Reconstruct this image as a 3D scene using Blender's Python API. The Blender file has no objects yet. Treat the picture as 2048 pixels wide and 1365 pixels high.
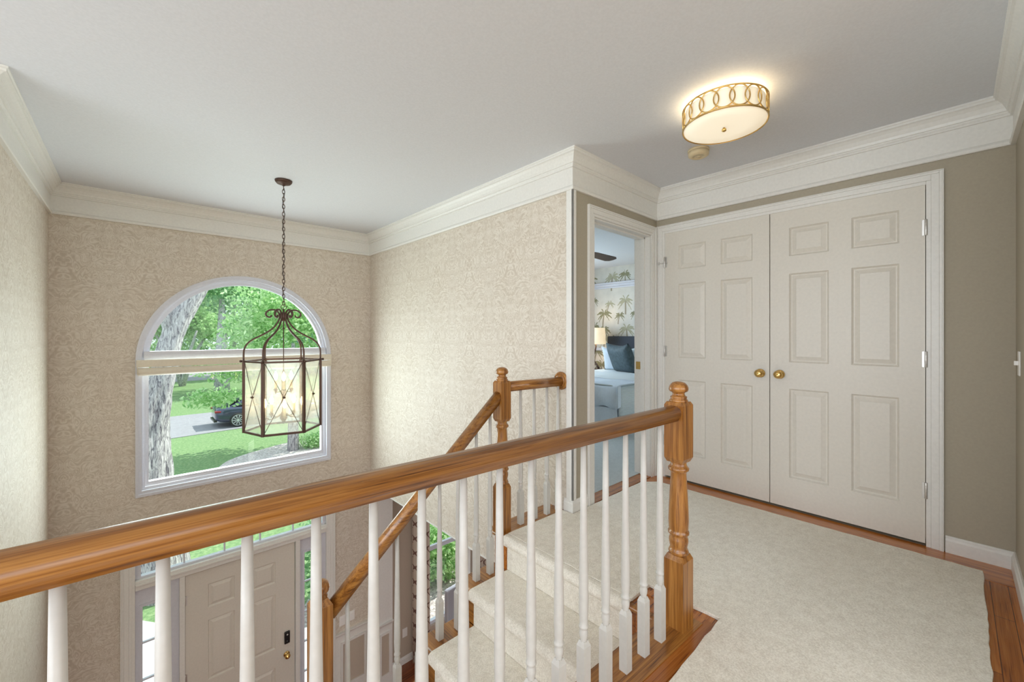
import bpy, math, random
import numpy as np
from mathutils import Vector, Matrix
random.seed(7); rng = np.random.default_rng(7)
PI = math.pi
scene = bpy.context.scene
C = scene.collection
CH = 1.2   # camera height above the upper floor

# ------------------------------------------------------------------ mesh builder
class MB:
    def __init__(s): s.v = []; s.f = []; s.m = []; s.sm = []
    def add(s, vs, fs, mi=0, smooth=False):
        b = len(s.v); s.v += [tuple(p) for p in vs]
        for f in fs:
            s.f.append(tuple(b + i for i in f)); s.m.append(mi); s.sm.append(smooth)
        return s
    def box(s, x0, x1, y0, y1, z0, z1, mi=0, rot=0, c=None):
        vs = [(x, y, z) for z in (z0, z1) for y in (y0, y1) for x in (x0, x1)]
        if rot:
            cx, cy = c if c else ((x0+x1)/2, (y0+y1)/2)
            vs = [(cx+(x-cx)*math.cos(rot)-(y-cy)*math.sin(rot), cy+(x-cx)*math.sin(rot)+(y-cy)*math.cos(rot), z) for x, y, z in vs]
        return s.add(vs, [(0,2,3,1),(4,5,7,6),(0,1,5,4),(2,6,7,3),(0,4,6,2),(1,3,7,5)], mi)
    def frustum(s, cx, cy, z0, r0, z1, r1, n=4, rot=PI/4, mi=0, cap=True):
        k = math.sqrt(2) if n == 4 else 1
        vs = [(cx+r*k*math.cos(rot+2*PI*i/n), cy+r*k*math.sin(rot+2*PI*i/n), z) for z, r in ((z0, r0), (z1, r1)) for i in range(n)]
        fs = [(i, (i+1) % n, n+(i+1) % n, n+i) for i in range(n)]
        if cap: fs += [tuple(range(n))[::-1], tuple(range(n, 2*n))]
        return s.add(vs, fs, mi)
    def lathe(s, prof, cx=0, cy=0, cz=0, n=20, mi=0, axis='z', smooth=True, cap=True):
        vs = []
        for r, z in prof:
            for i in range(n):
                a = 2*PI*i/n; x, y = r*math.cos(a), r*math.sin(a)
                if axis == 'z': vs.append((cx+x, cy+y, cz+z))
                elif axis == 'x': vs.append((cx+z, cy+x, cz+y))
                else: vs.append((cx+y, cy+z, cz+x))
        fs = []
        for k in range(len(prof)-1):
            for i in range(n):
                j = (i+1) % n
                fs.append((k*n+i, k*n+j, (k+1)*n+j, (k+1)*n+i))
        s.add(vs, fs, mi, smooth)
        if cap:
            b = len(s.v)-len(vs)
            s.f.append(tuple(b+i for i in range(n))[::-1]); s.m.append(mi); s.sm.append(False)
            s.f.append(tuple(b+(len(prof)-1)*n+i for i in range(n))); s.m.append(mi); s.sm.append(False)
        return s
    def tube(s, pts, r, n=8, closed=False, mi=0):
        P = [Vector(p) for p in pts]; N = len(P)
        R = r if isinstance(r, (list, tuple)) else [r]*N
        T = []
        for i in range(N):
            a = P[(i-1) % N] if (closed or i > 0) else P[i]; b = P[(i+1) % N] if (closed or i < N-1) else P[i]
            T.append((b-a).normalized())
        up = Vector((0, 0, 1)) if abs(T[0].z) < .9 else Vector((1, 0, 0))
        u = T[0].cross(up).normalized(); vs = []
        for i in range(N):
            u = (u - T[i]*u.dot(T[i])).normalized(); w = T[i].cross(u)
            for k in range(n):
                a = 2*PI*k/n; vs.append(P[i]+(u*math.cos(a)+w*math.sin(a))*R[i])
        fs = []
        for i in range(N if closed else N-1):
            j = (i+1) % N
            for k in range(n):
                l = (k+1) % n; fs.append((i*n+k, i*n+l, j*n+l, j*n+k))
        if not closed: fs += [tuple(range(n))[::-1], tuple((N-1)*n+k for k in range(n))]
        return s.add(vs, fs, mi, True)
    def extrude(s, poly, to3, mi=0, smooth=False, caps=True):
        # poly: list of 2D points, to3(p, t) -> 3D for t = 0, 1
        n = len(poly); vs = [to3(p, 0) for p in poly]+[to3(p, 1) for p in poly]
        s.add(vs, [(i, (i+1) % n, n+(i+1) % n, n+i) for i in range(n)], mi, smooth)
        if caps:
            b = len(s.v)-2*n
            s.f += [tuple(b+i for i in range(n))[::-1], tuple(b+n+i for i in range(n))]; s.m += [mi, mi]; s.sm += [False, False]
        return s
    def bar(s, p0, p1, prof, mi=0, smooth=False, plumb=False):
        p0, p1 = Vector(p0), Vector(p1); t = (p1-p0).normalized()
        u = t.cross(Vector((0, 0, 1))).normalized(); w = Vector((0, 0, 1)) if plumb else u.cross(t)
        return s.extrude(prof, lambda p, k: (p1 if k else p0)+u*p[0]+w*p[1], mi, smooth)
    def sweep(s, path, prof, mi=0):
        # path: XY points, room on the right-hand side; prof: (distance from wall, z)
        n = len(path); offs = []
        for i in range(n):
            d0 = Vector(path[i])-Vector(path[i-1]) if i > 0 else None
            d1 = Vector(path[i+1])-Vector(path[i]) if i < n-1 else None
            if d0 is None: d0 = d1
            if d1 is None: d1 = d0
            d0.normalize(); d1.normalize()
            n0 = Vector((d0.y, -d0.x)); n1 = Vector((d1.y, -d1.x)); b = n0+n1
            offs.append(b/(1+n0.dot(n1)))
        m = len(prof)
        vs = [(path[i][0]+offs[i].x*d, path[i][1]+offs[i].y*d, z) for i in range(n) for d, z in prof]
        fs = [(i*m+k, i*m+(k+1) % m, (i+1)*m+(k+1) % m, (i+1)*m+k) for i in range(n-1) for k in range(m)]
        fs += [tuple(range(m)), tuple((n-1)*m+k for k in range(m))[::-1]]
        return s.add(vs, fs, mi)
    def build(s, name, mats, parent=None, world=None, bevel=0, sub=0, fixn=True):
        me = bpy.data.meshes.new(name)
        me.from_pydata(s.v, [], s.f)
        mats = mats if isinstance(mats, (list, tuple)) else [mats]
        for m in mats: me.materials.append(m)
        me.polygons.foreach_set('material_index', s.m)
        me.polygons.foreach_set('use_smooth', s.sm)
        me.update()
        if fixn and len(s.f) < 60000:
            import bmesh
            bm = bmesh.new(); bm.from_mesh(me); bmesh.ops.recalc_face_normals(bm, faces=bm.faces); bm.to_mesh(me); bm.free()
        o = bpy.data.objects.new(name, me); C.objects.link(o)
        if parent is not None:
            o.parent = parent
            if world: o.matrix_parent_inverse = gm(parent).inverted()
        if bevel:
            b = o.modifiers.new('Bevel', 'BEVEL'); b.width = bevel; b.segments = 2; b.limit_method = 'ANGLE'; b.angle_limit = math.radians(40)
        if sub:
            b = o.modifiers.new('Sub', 'SUBSURF'); b.levels = sub; b.render_levels = sub
        return o
def gm(o):
    m = Matrix.LocRotScale(o.location, o.rotation_euler, o.scale)
    if o.parent: m = gm(o.parent) @ o.matrix_parent_inverse @ m
    return m
def tag(o, label=None, cat=None, group=None, kind=None):
    if label: o['label'] = label
    if cat: o['category'] = cat
    if group: o['group'] = group
    if kind: o['kind'] = kind
    return o
def thing(name, label, cat, loc=(0, 0, 0), rotz=0, group=None, kind=None):
    o = bpy.data.objects.new(name, None); C.objects.link(o); o.empty_display_size = .1
    o.location = loc; o.rotation_euler = (0, 0, rotz)
    return tag(o, label, cat, group, kind)
def struct(name, mb, mats, label=None, cat=None, bevel=0, parent=None):
    o = mb.build(name, mats, parent, bevel=bevel)
    return tag(o, label, cat, None, 'structure') if parent is None else o
def copy_tree(o, parent=None):
    c = o.copy(); C.objects.link(c); c.parent = parent
    if parent is not None: c.matrix_parent_inverse = o.matrix_parent_inverse.copy()
    for ch in list(o.children): copy_tree(ch, c)
    return c

# ------------------------------------------------------------------ materials
def mat(name, col, rough=.5, metal=0, spec=.5, emit=None, es=0, **kw):
    m = bpy.data.materials.new(name); m.use_nodes = True
    b = m.node_tree.nodes['Principled BSDF']
    b.inputs['Base Color'].default_value = (*col, 1); b.inputs['Roughness'].default_value = rough
    b.inputs['Metallic'].default_value = metal; b.inputs['Specular IOR Level'].default_value = spec
    if emit: b.inputs['Emission Color'].default_value = (*emit, 1); b.inputs['Emission Strength'].default_value = es
    return m
class NT:
    def __init__(s, m): s.t = m.node_tree; s.b = s.t.nodes['Principled BSDF']
    def n(s, typ, **kw):
        x = s.t.nodes.new(typ)
        for k, v in kw.items():
            if k.startswith('_'): setattr(x, k[1:], v)
            else: x.inputs[k.replace('__', ' ')].default_value = v
        return x
    def l(s, a, b): s.t.links.new(a, b); return s
    def coord(s, scale=(1, 1, 1), rot=(0, 0, 0), kind='Object'):
        c = s.n('ShaderNodeTexCoord'); mp = s.n('ShaderNodeMapping')
        mp.inputs['Scale'].default_value = scale; mp.inputs['Rotation'].default_value = rot
        s.l(c.outputs[kind], mp.inputs['Vector']); return mp.outputs[0]
    def ramp(s, fac, stops):
        r = s.n('ShaderNodeValToRGB'); e = r.color_ramp.elements
        while len(e) < len(stops): e.new(.5)
        for k, (p, c) in enumerate(stops): e[k].position = p; e[k].color = (*c, 1)
        s.l(fac, r.inputs[0]); return r.outputs[0]
    def bump(s, h, strength=.3, dist=.002):
        b = s.n('ShaderNodeBump', Strength=strength, Distance=dist); s.l(h, b.inputs['Height']); s.l(b.outputs[0], s.b.inputs['Normal'])
    def math(s, op, a, b=None):
        x = s.n('ShaderNodeMath', _operation=op)
        for i, q in enumerate((a, b)):
            if q is None: continue
            if isinstance(q, (int, float)): x.inputs[i].default_value = q
            else: s.l(q, x.inputs[i])
        return x.outputs[0]
def painted(name, col, rough=.45, bump=.05, scale=60, var=.03):
    m = mat(name, col, rough); t = NT(m); v = t.coord()
    n = t.n('ShaderNodeTexNoise', Scale=scale, Detail=3); t.l(v, n.inputs['Vector'])
    t.l(t.ramp(n.outputs[0], [(.3, tuple(c*(1-var) for c in col)), (.7, tuple(min(1, c*(1+var)) for c in col))]), t.b.inputs['Base Color'])
    t.bump(n.outputs[0], bump, .001); return m
def wood(name, dark, mid, light, axis='x', rough=.28, sc=1.0, planks=None):
    m = mat(name, mid, rough); t = NT(m)
    k = {'x': (1.1, 24, 24), 'y': (24, 1.1, 24), 'z': (24, 24, 1.1)}[axis]
    v = t.coord(tuple(a*sc for a in k))
    n1 = t.n('ShaderNodeTexNoise', Scale=2.2, Detail=6, Roughness=.6, Distortion=.8); t.l(v, n1.inputs['Vector'])
    v2 = t.coord(tuple(a*sc*(.9 if a < 2 else 5) for a in k))
    n2 = t.n('ShaderNodeTexNoise', Scale=3.0, Detail=4, Roughness=.7); t.l(v2, n2.inputs['Vector'])
    mul = t.math('ADD', t.math('MULTIPLY', n1.outputs[0], .6), t.math('MULTIPLY', n2.outputs[0], .4))
    col = t.ramp(mul, [(.37, dark), (.47, mid), (.60, light)])
    if planks:
        br = t.n('ShaderNodeTexBrick', Scale=1.0, Color1=(1, 1, 1, 1), Color2=(.72, .66, .6, 1), Mortar=(.25, .15, .1, 1))
        br.inputs['Mortar Size'].default_value = .0015; br.inputs['Brick Width'].default_value = .9; br.inputs['Row Height'].default_value = planks
        t.l(t.coord((1, 1, 1), (0, 0, 0 if axis == 'x' else PI/2)), br.inputs['Vector'])
        mx = t.n('ShaderNodeMixRGB', _blend_type='MULTIPLY'); mx.inputs[0].default_value = 1
        t.l(col, mx.inputs[1]); t.l(br.outputs[0], mx.inputs[2]); col = mx.outputs[0]
    t.l(col, t.b.inputs['Base Color']); t.bump(n2.outputs[0], .12, .001)
    t.b.inputs['Coat Weight'].default_value = .35; t.b.inputs['Coat Roughness'].default_value = .18
    return m
M = {}
M['white'] = painted('white_paint', (.76, .745, .71), .38)
M['door'] = painted('door_paint', (.69, .65, .58), .4)
M['spindle'] = painted('spindle_paint', (.57, .555, .52), .35)
M['ceiling'] = painted('ceiling_paint', (.70, .715, .75), .8, .1, 90)
M['taupe'] = painted('taupe_wall', (.40, .355, .275), .7, .08, 90)
M['beige'] = painted('beige_wall', (.50, .42, .34), .7, .08, 90)
M['vinyl'] = painted('window_vinyl', (.64, .65, .71), .35)
M['shade'] = painted('shade_fabric', (.72, .66, .55), .7)
OAKD, OAKM, OAKL = (.10, .032, .007), (.28, .108, .020), (.44, .20, .045)
M['oakx'] = wood('oak_lengthwise', OAKD, OAKM, OAKL, 'x')
M['oakz'] = wood('oak_upright', OAKD, OAKM, OAKL, 'z')
M['oaky'] = wood('oak_across', OAKD, OAKM, OAKL, 'y')
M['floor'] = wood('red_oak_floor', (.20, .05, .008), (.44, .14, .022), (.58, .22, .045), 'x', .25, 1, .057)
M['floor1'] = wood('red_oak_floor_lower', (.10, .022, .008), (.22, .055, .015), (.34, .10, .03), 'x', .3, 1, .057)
M['floor_y'] = wood('red_oak_border', (.20, .05, .008), (.44, .14, .022), (.58, .22, .045), 'y', .25)
M['brass'] = mat('brass', (.75, .50, .18), .18, 1)
M['gold'] = mat('gold_metal', (.68, .46, .18), .32, 1)
M['bronze'] = painted('bronze_metal', (.10, .06, .045), .45)
M['bronze'].node_tree.nodes['Principled BSDF'].inputs['Metallic'].default_value = .6
M['steel'] = mat('hinge_metal', (.62, .60, .57), .35, .8)
M['black'] = mat('black_plastic', (.012, .012, .014), .3)
M['grey'] = painted('grey_fabric', (.45, .45, .49), .9, .2, 200)
M['ivory'] = painted('aged_plastic', (.72, .60, .38), .5)
M['plate'] = mat('switch_plastic', (.85, .83, .80), .4)

def carpet(name, a, b, sc=150):
    m = mat(name, a, .95, spec=.15); t = NT(m); v = t.coord()
    n = t.n('ShaderNodeTexNoise', Scale=sc, Detail=4, Roughness=.75); t.l(v, n.inputs['Vector'])
    n2 = t.n('ShaderNodeTexNoise', Scale=30, Detail=3); t.l(v, n2.inputs['Vector'])
    f = t.math('ADD', t.math('MULTIPLY', n.outputs[0], .75), t.math('MULTIPLY', n2.outputs[0], .25))
    t.l(t.ramp(f, [(.38, b), (.6, a)]), t.b.inputs['Base Color'])
    t.bump(n.outputs[0], .5, .004); return m
M['carpet'] = carpet('cream_carpet', (.93, .89, .80), (.70, .65, .56))
M['carpet2'] = carpet('bedroom_carpet', (.60, .64, .64), (.46, .50, .50), 180)

def wallpaper():
    m = mat('damask_wallpaper', (.6, .52, .43), .6); t = NT(m)
    # mirrored repeat 0.53 m wide, so the scrolls read as a damask
    c = t.n('ShaderNodeTexCoord'); s = t.n('ShaderNodeSeparateXYZ'); t.l(c.outputs['Object'], s.inputs[0])
    h = t.math('ADD', s.outputs[0], s.outputs[1])
    h = t.math('ABSOLUTE', t.math('SUBTRACT', t.math('MULTIPLY', t.math('FRACT', t.math('DIVIDE', h, .53)), .53), .265))
    z = t.math('MULTIPLY', t.math('FRACT', t.math('DIVIDE', s.outputs[2], .64)), .64)
    cb = t.n('ShaderNodeCombineXYZ'); t.l(h, cb.inputs[0]); t.l(z, cb.inputs[2])
    n = t.n('ShaderNodeTexNoise', Scale=7, Detail=1.0, Distortion=1.6); t.l(cb.outputs[0], n.inputs['Vector'])
    w = t.math('SINE', t.math('MULTIPLY', n.outputs[0], 85))
    n2 = t.n('ShaderNodeTexNoise', Scale=28, Detail=4, Distortion=1.2); t.l(cb.outputs[0], n2.inputs['Vector'])
    # ogee frame lines
    og = t.math('ABSOLUTE', t.math('SUBTRACT', h, t.math('ADD', .13, t.math('MULTIPLY', t.math('SINE', t.math('MULTIPLY', z, 2*PI/.64)), .10))))
    line = t.math('LESS_THAN', og, .008)
    n3 = t.n('ShaderNodeTexNoise', Scale=3.0, Detail=5, Roughness=.7); t.l(c.outputs['Object'], n3.inputs['Vector'])
    f = t.math('ADD', t.math('ADD', t.math('MULTIPLY', w, .12), t.math('MULTIPLY', n2.outputs[0], .55)), t.math('MULTIPLY', line, -.06))
    f = t.math('ADD', f, t.math('MULTIPLY', n3.outputs[0], .25))
    t.l(t.ramp(f, [(.24, (.55, .475, .39)), (.40, (.635, .565, .48)), (.56, (.705, .645, .565))]), t.b.inputs['Base Color'])
    t.bump(f, .25, .0015); return m
M['paper'] = wallpaper()

def glass(name, tint=(1, 1, 1), refl=.06):
    m = bpy.data.materials.new(name); m.use_nodes = True; t = m.node_tree; t.nodes.clear()
    o = t.nodes.new('ShaderNodeOutputMaterial'); mx = t.nodes.new('ShaderNodeMixShader')
    a = t.nodes.new('ShaderNodeBsdfTransparent'); g = t.nodes.new('ShaderNodeBsdfGlossy'); g.inputs['Roughness'].default_value = .02
    a.inputs[0].default_value = (*tint, 1); mx.inputs[0].default_value = refl
    t.links.new(a.outputs[0], mx.inputs[1]); t.links.new(g.outputs[0], mx.inputs[2]); t.links.new(mx.outputs[0], o.inputs[0]); return m
M['glass'] = glass('window_glass', (.96, 1, .98), .012)
def seeded():
    m = bpy.data.materials.new('seeded_glass'); m.use_nodes = True; t = m.node_tree; t.nodes.clear()
    N = t.nodes.new; L = t.links.new
    o = N('ShaderNodeOutputMaterial'); mx = N('ShaderNodeMixShader'); mx2 = N('ShaderNodeMixShader')
    a = N('ShaderNodeBsdfTransparent'); a.inputs[0].default_value = (.95, .98, .96, 1)
    g = N('ShaderNodeBsdfGlossy'); g.inputs['Roughness'].default_value = .22; g.inputs[0].default_value = (.95, .98, .95, 1)
    d = N('ShaderNodeBsdfTranslucent'); d.inputs[0].default_value = (.86, .86, .84, 1)
    tc = N('ShaderNodeTexCoord'); v = N('ShaderNodeTexNoise'); v.inputs['Scale'].default_value = 190; v.inputs['Detail'].default_value = 3; v.inputs['Distortion'].default_value = 1.2
    b = N('ShaderNodeBump'); b.inputs['Strength'].default_value = .8; b.inputs['Distance'].default_value = .006
    L(tc.outputs['Object'], v.inputs['Vector']); L(v.outputs[0], b.inputs['Height']); L(b.outputs[0], g.inputs['Normal'])
    r = N('ShaderNodeMapRange'); r.inputs['From Min'].default_value = .35; r.inputs['From Max'].default_value = .65; r.inputs['To Min'].default_value = .10; r.inputs['To Max'].default_value = .24
    L(v.outputs[0], r.inputs[0]); L(r.outputs[0], mx.inputs[0]); L(a.outputs[0], mx.inputs[1]); L(d.outputs[0], mx.inputs[2])
    mx2.inputs[0].default_value = .05; L(mx.outputs[0], mx2.inputs[1]); L(g.outputs[0], mx2.inputs[2])
    L(mx2.outputs[0], o.inputs[0]); return m
M['seeded'] = seeded()
M['bulb'] = mat('lit_bulb', (1, .9, .7), .3, emit=(1, .72, .38), es=30)
M['lit_shade'] = mat('lit_drum_fabric', (.9, .84, .72), .8, emit=(1, .80, .52), es=.30)
M['lit_glass'] = mat('lit_diffuser_glass', (.9, .86, .76), .4, emit=(1, .84, .60), es=.45)
M['lit_lamp'] = mat('lit_lamp_shade', (.9, .82, .66), .8, emit=(1, .74, .42), es=.5)

# ------------------------------------------------------------------ room dimensions
CE = 2.415                       # ceiling
XL, YF, XM, YB, XC, YR = -.489, 4.913, 2.158, 1.736, 3.293, -.21
F1 = -3.12                       # lower floor
GZ = -3.3                        # ground outside
XBW = 6.35                       # palm wall

def poly_wall(outer, holes, to3, mats, name, **kw):
    """flat wall with holes: triangulated front and back, plus reveals"""
    import bmesh
    bm = bmesh.new()
    for loop in [outer]+holes:
        vs = [bm.verts.new((p[0], p[1], 0)) for p in loop]
        for i in range(len(vs)): bm.edges.new((vs[i], vs[(i+1) % len(vs)]))
    bmesh.ops.triangle_fill(bm, use_beauty=True, use_dissolve=False, edges=bm.edges[:], normal=(0, 0, 1))
    bm.verts.index_update(); n = len(bm.verts)
    pts = [(v.co.x, v.co.y) for v in bm.verts]; fs = [tuple(v.index for v in f.verts) for f in bm.faces]; bm.free()
    mb = MB(); mb.add([to3(p, 0) for p in pts]+[to3(p, 1) for p in pts], fs+[tuple(i+n for i in reversed(f)) for f in fs])
    for loop in [outer]+holes:
        k = len(loop); mb.add([to3(p, 0) for p in loop]+[to3(p, 1) for p in loop], [(i, (i+1) % k, k+(i+1) % k, k+i) for i in range(k)])
    return tag(mb.build(name, mats), kind='structure', **kw)
def rect(x0, x1, z0, z1): return [(x0, z0), (x1, z0), (x1, z1), (x0, z1)]

# window opening: semicircle over a rectangle
WX, WZ, WR = .853, .965, .80
def arch(r, zb, cz=WZ, cx=WX, n=40, hw=None):
    hw = hw or r
    return [(cx-hw, zb), (cx+hw, zb)]+[(cx+r*math.cos(PI*i/n), cz+r*math.sin(PI*i/n)) for i in range(n+1)]
ZB = -.245+1.2  # spring line
fy = lambda p, t: (p[0], YF+.12*t, p[1])
poly_wall(rect(XL-.12, XM, F1, CE+.1), [arch(.80, -.215, ZB), rect(-.013, 1.67, F1+.0005, -.56)], fy, M['paper'], 'wall_front')
mb = MB().box(XL-.12, XL, 2.99, YF, F1, CE+.1).box(-3.1, XL-.12, 2.99, 3.11, F1, CE+.1)
struct('wall_left', mb, M['paper'])
# wall between stairwell and bedroom: cased opening to the dining room below
mb = MB().box(XM, XM+.11, YB, YF, -.66, CE+.1)
mb.box(XM, XM+.20, 4.72, YF-.001, F1, -.661)
mb.box(XM, XM+.20, 1.1, 2.0, F1, -.661)
struct('wall_middle', mb, M['paper'])
mb = MB()
zo = 2.03
mb.box(XM+.002, 2.393, YB-.001, YB+.14, -.3, CE+.1).box(3.19, XC, YB-.001, YB+.14, -.3, CE+.1).box(2.393, 3.19, YB-.001, YB+.14, zo, CE+.1)
struct('wall_bedroom_entry', mb, M['taupe'])
fx = lambda p, t: (XC+.12*t, p[0], p[1])
poly_wall(rect(YR-3.2, YB+.14, -.3, CE+.1), [rect(.105, 1.665, -.001+.002, 2.046)], fx, M['taupe'], 'wall_closet')
struct('wall_closet_inside', MB().box(XC+.6, XC+.62, -.1, 1.85, -.3, CE).box(XC+.1, XC+.6, -.02, 0, 0, CE).box(XC+.1, XC+.6, 1.73, 1.75, 0, CE), M['taupe'])
struct('wall_right', MB().box(1.9, XC, YR-.12, YR, -.3, CE+.1), M['taupe'])
# hall behind the camera, with unseen wall openings added for fill light
HB = -3.4
fb = lambda p, t: (p[0], HB-.12*t, p[1])
poly_wall(rect(-3.1, XC, -.3, CE+.1), [rect(-2.4, 2.6, .5, 2.25)], fb, M['taupe'], 'wall_back')
fl = lambda p, t: (-3.1-.12*t, p[0], p[1])
poly_wall(rect(HB, 3.11, F1, CE+.1), [rect(-2.6, 2.8, .4, 2.25)], fl, M['paper'], 'wall_far_left')
# ceilings and floors
struct('ceiling', MB().box(-3.2, XBW+.2, HB-.1, 5.03, CE, CE+.12), M['ceiling'])
X0 = 1.645
mb = MB().box(-3.1, XC, HB, .825, -.28, 0).box(X0+.0, XC, .8251, 1.735, -.28, 0).box(X0+.0, XM, 1.7351, 1.93, -.28, 0)
mb.box(3.055, XC, YR, 1.735, .0001, .0025, 1).box(2.2, 3.055, 1.70, 1.735, .0001, .0025, 0)
struct('floor', mb, [M['floor'], M['floor_y']])
struct('floor_bedroom', MB().box(XM+.11, XBW, YB+.10, YF, -.28, .012), M['carpet2'])
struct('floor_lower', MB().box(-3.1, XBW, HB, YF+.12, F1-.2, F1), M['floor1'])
# lower storey shell
struct('wall_lower_back', MB().box(-3.1, XBW, HB-.12, HB, F1, -.3), M['beige'])
struct('wall_hallway_side', MB().box(-1.2, 1.62, .80, .825, -1.6, -.28).box(-1.2, 1.62, .70, .80, -.6, -.28), M['white'])
fyd = lambda p, t: (p[0], YF+.12*t, p[1])
poly_wall(rect(XM, XBW+.12, F1, -.3), [rect(2.95, 3.62, -2.83, -.95)], fyd, M['beige'], 'wall_dining_front')
struct('wall_dining_right', MB().box(XBW, XBW+.12, HB, YF, F1, -.28), M['beige'])
# bedroom shell
poly_wall(rect(XM, XBW+.12, -.3, CE+.1), [rect(3.6, 5.4, .75, 2.2)], fyd, M['beige'], 'wall_bedroom_front')

# palm wallpaper wall
def palm_wall():
    mb = MB().box(XBW, XBW+.12, YB-.5, YF, -.3, CE+.1, 0)
    mb2 = mb
    def leaf(y, z, ang, L, droop, mi):
        pts_t, pts_b = [], []
        for k in range(7):
            t = k/6; r = L*t; a = ang
            py = y+math.cos(a)*r; pz = z+math.sin(a)*r-droop*t*t
            w = L*.15*math.sin(PI*(t*.9+.08))
            pts_t.append((XBW-.0012-random.random()*.0004, py, pz+w*.5)); pts_b.append((XBW-.0012, py, pz-w*.7-(.012 if k % 2 else 0)))
        for k in range(6): mb2.add([pts_b[k], pts_b[k+1], pts_t[k+1], pts_t[k]], [(0, 1, 2, 3)], mi)
    def palm(y, z, s, mi):
        n = 8; h = .20*s; sw = random.uniform(-.06, .06)
        for k in range(n):
            t0, t1 = k/n, (k+1)/n; w = .013*s
            a = (y+sw*t0*t0, z-h+h*t0); b = (y+sw*t1*t1, z-h+h*t1)
            mb2.add([(XBW-.001, a[0]-w, a[1]), (XBW-.001, a[0]+w, a[1]), (XBW-.001, b[0]+w*.8, b[1]), (XBW-.001, b[0]-w*.8, b[1])], [(0, 1, 2, 3)], 3)
        y += sw
        for j in range(11):
            ang = -.6+j*(PI+1.2)/10+random.uniform(-.12, .12)
            leaf(y, z, ang, .13*s*random.uniform(.8, 1.15), .06*s, mi)
    r = random.Random(3)
    row = 0; z = .15
    while z < 2.4:
        y = 1.6+(.21 if row % 2 else 0)
        while y < 4.9:
            if not (2.0 < z < 2.16):
                palm(y+r.uniform(-.05, .05), z+r.uniform(-.04, .04), r.choice([1.25, 1.0, 1.35, .8]), r.choice([1, 1, 2]))
            y += .35
        z += .235; row += 1
    base = painted('palm_paper_ground', (.66, .64, .58), .7, .05, 8, .06)
    return mb.build('wall_palm_print', [base, mat('palm_green', (.25, .24, .14), .8), mat('palm_sage', (.42, .40, .28), .8), mat('palm_trunk', (.34, .30, .22), .8)], fixn=False)
tag(palm_wall(), kind='structure')

# ------------------------------------------------------------------ trims
crown = [(0, 2.165), (.018, 2.165), (.022, 2.172), (.022, 2.182), (.016, 2.192), (.010, 2.197), (.010, 2.312), (.020, 2.314), (.020, 2.322), (.026, 2.328),
         (.026, 2.336), (.032, 2.338), (.036, 2.352), (.048, 2.374), (.062, 2.388), (.072, 2.392), (.072, 2.402), (.078, 2.406), (.078, CE+.002), (0, CE+.002)]
struct('trim_1', MB().sweep([(-3.1, 2.99), (XL, 2.99), (XL, YF), (XM, YF), (XM, YB), (XC, YB), (XC, YR), (1.9, YR), (1.9, YR-.12)], crown), M['white'])
bb = [(0, 0), (.016, 0), (.016, .068), (.011, .078), (.011, .084), (.006, .092), (0, .092)]
mb = MB().sweep([(XM, 1.80), (XM, YB), (2.317, YB)], bb)
mb.sweep([(XC, .036), (XC, YR), (1.9, YR)], bb)
mb.sweep([(XC, YR-.12), (XC, HB), (-3.1, HB)], bb)
struct('baseboard_hall', mb, M['white'])
mb = MB().box(XM-.012, XM, YB-.012, YB+.045, .09, 2.17).box(XM-.012, XM+.028, YB-.012, YB, .09, 2.17)
struct('trim_2', mb, M['white'], bevel=.003)          # corner board

def casing(name, plane, a0, a1, top, face, depth_dir, w=.072, bottom=0.0, mats=None):
    """door casing; plane 'x' or 'y' = fixed axis; a0,a1 opening; profile stepped"""
    mb = MB()
    def bx(u0, u1, t, z0, z1):
        lo, hi = sorted((face, face+depth_dir*t))
        if plane == 'y': mb.box(u0, u1, lo, hi, z0, z1)
        else: mb.box(lo, hi, u0, u1, z0, z1)
    for k0, k1, t in ((0, .020, .010), (.020, .052, .014), (.052, .064, .017), (.064, w, .020)):
        bx(a0-k1, a0-k0, t, bottom, top+k1); bx(a1+k0, a1+k1, t, bottom, top+k1); bx(a0-k0, a1+k0, t, top+k0, top+k1)
    return struct(name, mb, mats or M['white'], bevel=.002)
casing('trim_3', 'x', .111, 1.659, 2.044, XC, -1, .07)
casing('trim_4', 'y', 2.393, 3.19, 2.03, YB, -1, .074)
casing('trim_5', 'y', 2.393, 3.19, 2.03, YB+.14, 1, .07)
# bedroom door jambs with stop and strike plate
mb = MB().box(2.380, 2.395, YB+.001, YB+.139, .002, 2.03).box(3.188, 3.203, YB+.001, YB+.139, .002, 2.03).box(2.38, 3.203, YB+.001, YB+.139, 2.018, 2.035)
mb.box(2.395, 2.407, YB+.05, YB+.085, .002, 2.018).box(3.176, 3.188, YB+.05, YB+.085, .002, 2.018).box(2.395, 3.188, YB+.05, YB+.085, 2.006, 2.018)
jm = struct('trim_6', mb, M['white'])
MB().box(3.186, 3.189, YB+.090, YB+.132, .90, .965).box(3.185, 3.186, YB+.10, YB+.12, .92, .945).build('strike_plate', M['brass'], jm)
struct('trim_7', MB().box(2.393, 3.19, YB-.004, YB+.10, .0, .008), M['floor'])   # threshold
mb = MB().box(.09, .105, 0, 0, 0, 0) if False else MB()
mb.box(XC-.002, XC+.10, .098, .110, 0, 2.055).box(XC-.002, XC+.10, 1.656, 1.668, 0, 2.055).box(XC-.002, XC+.10, .098, 1.668, 2.044, 2.056)
struct('trim_8', mb, M['white'])

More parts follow.
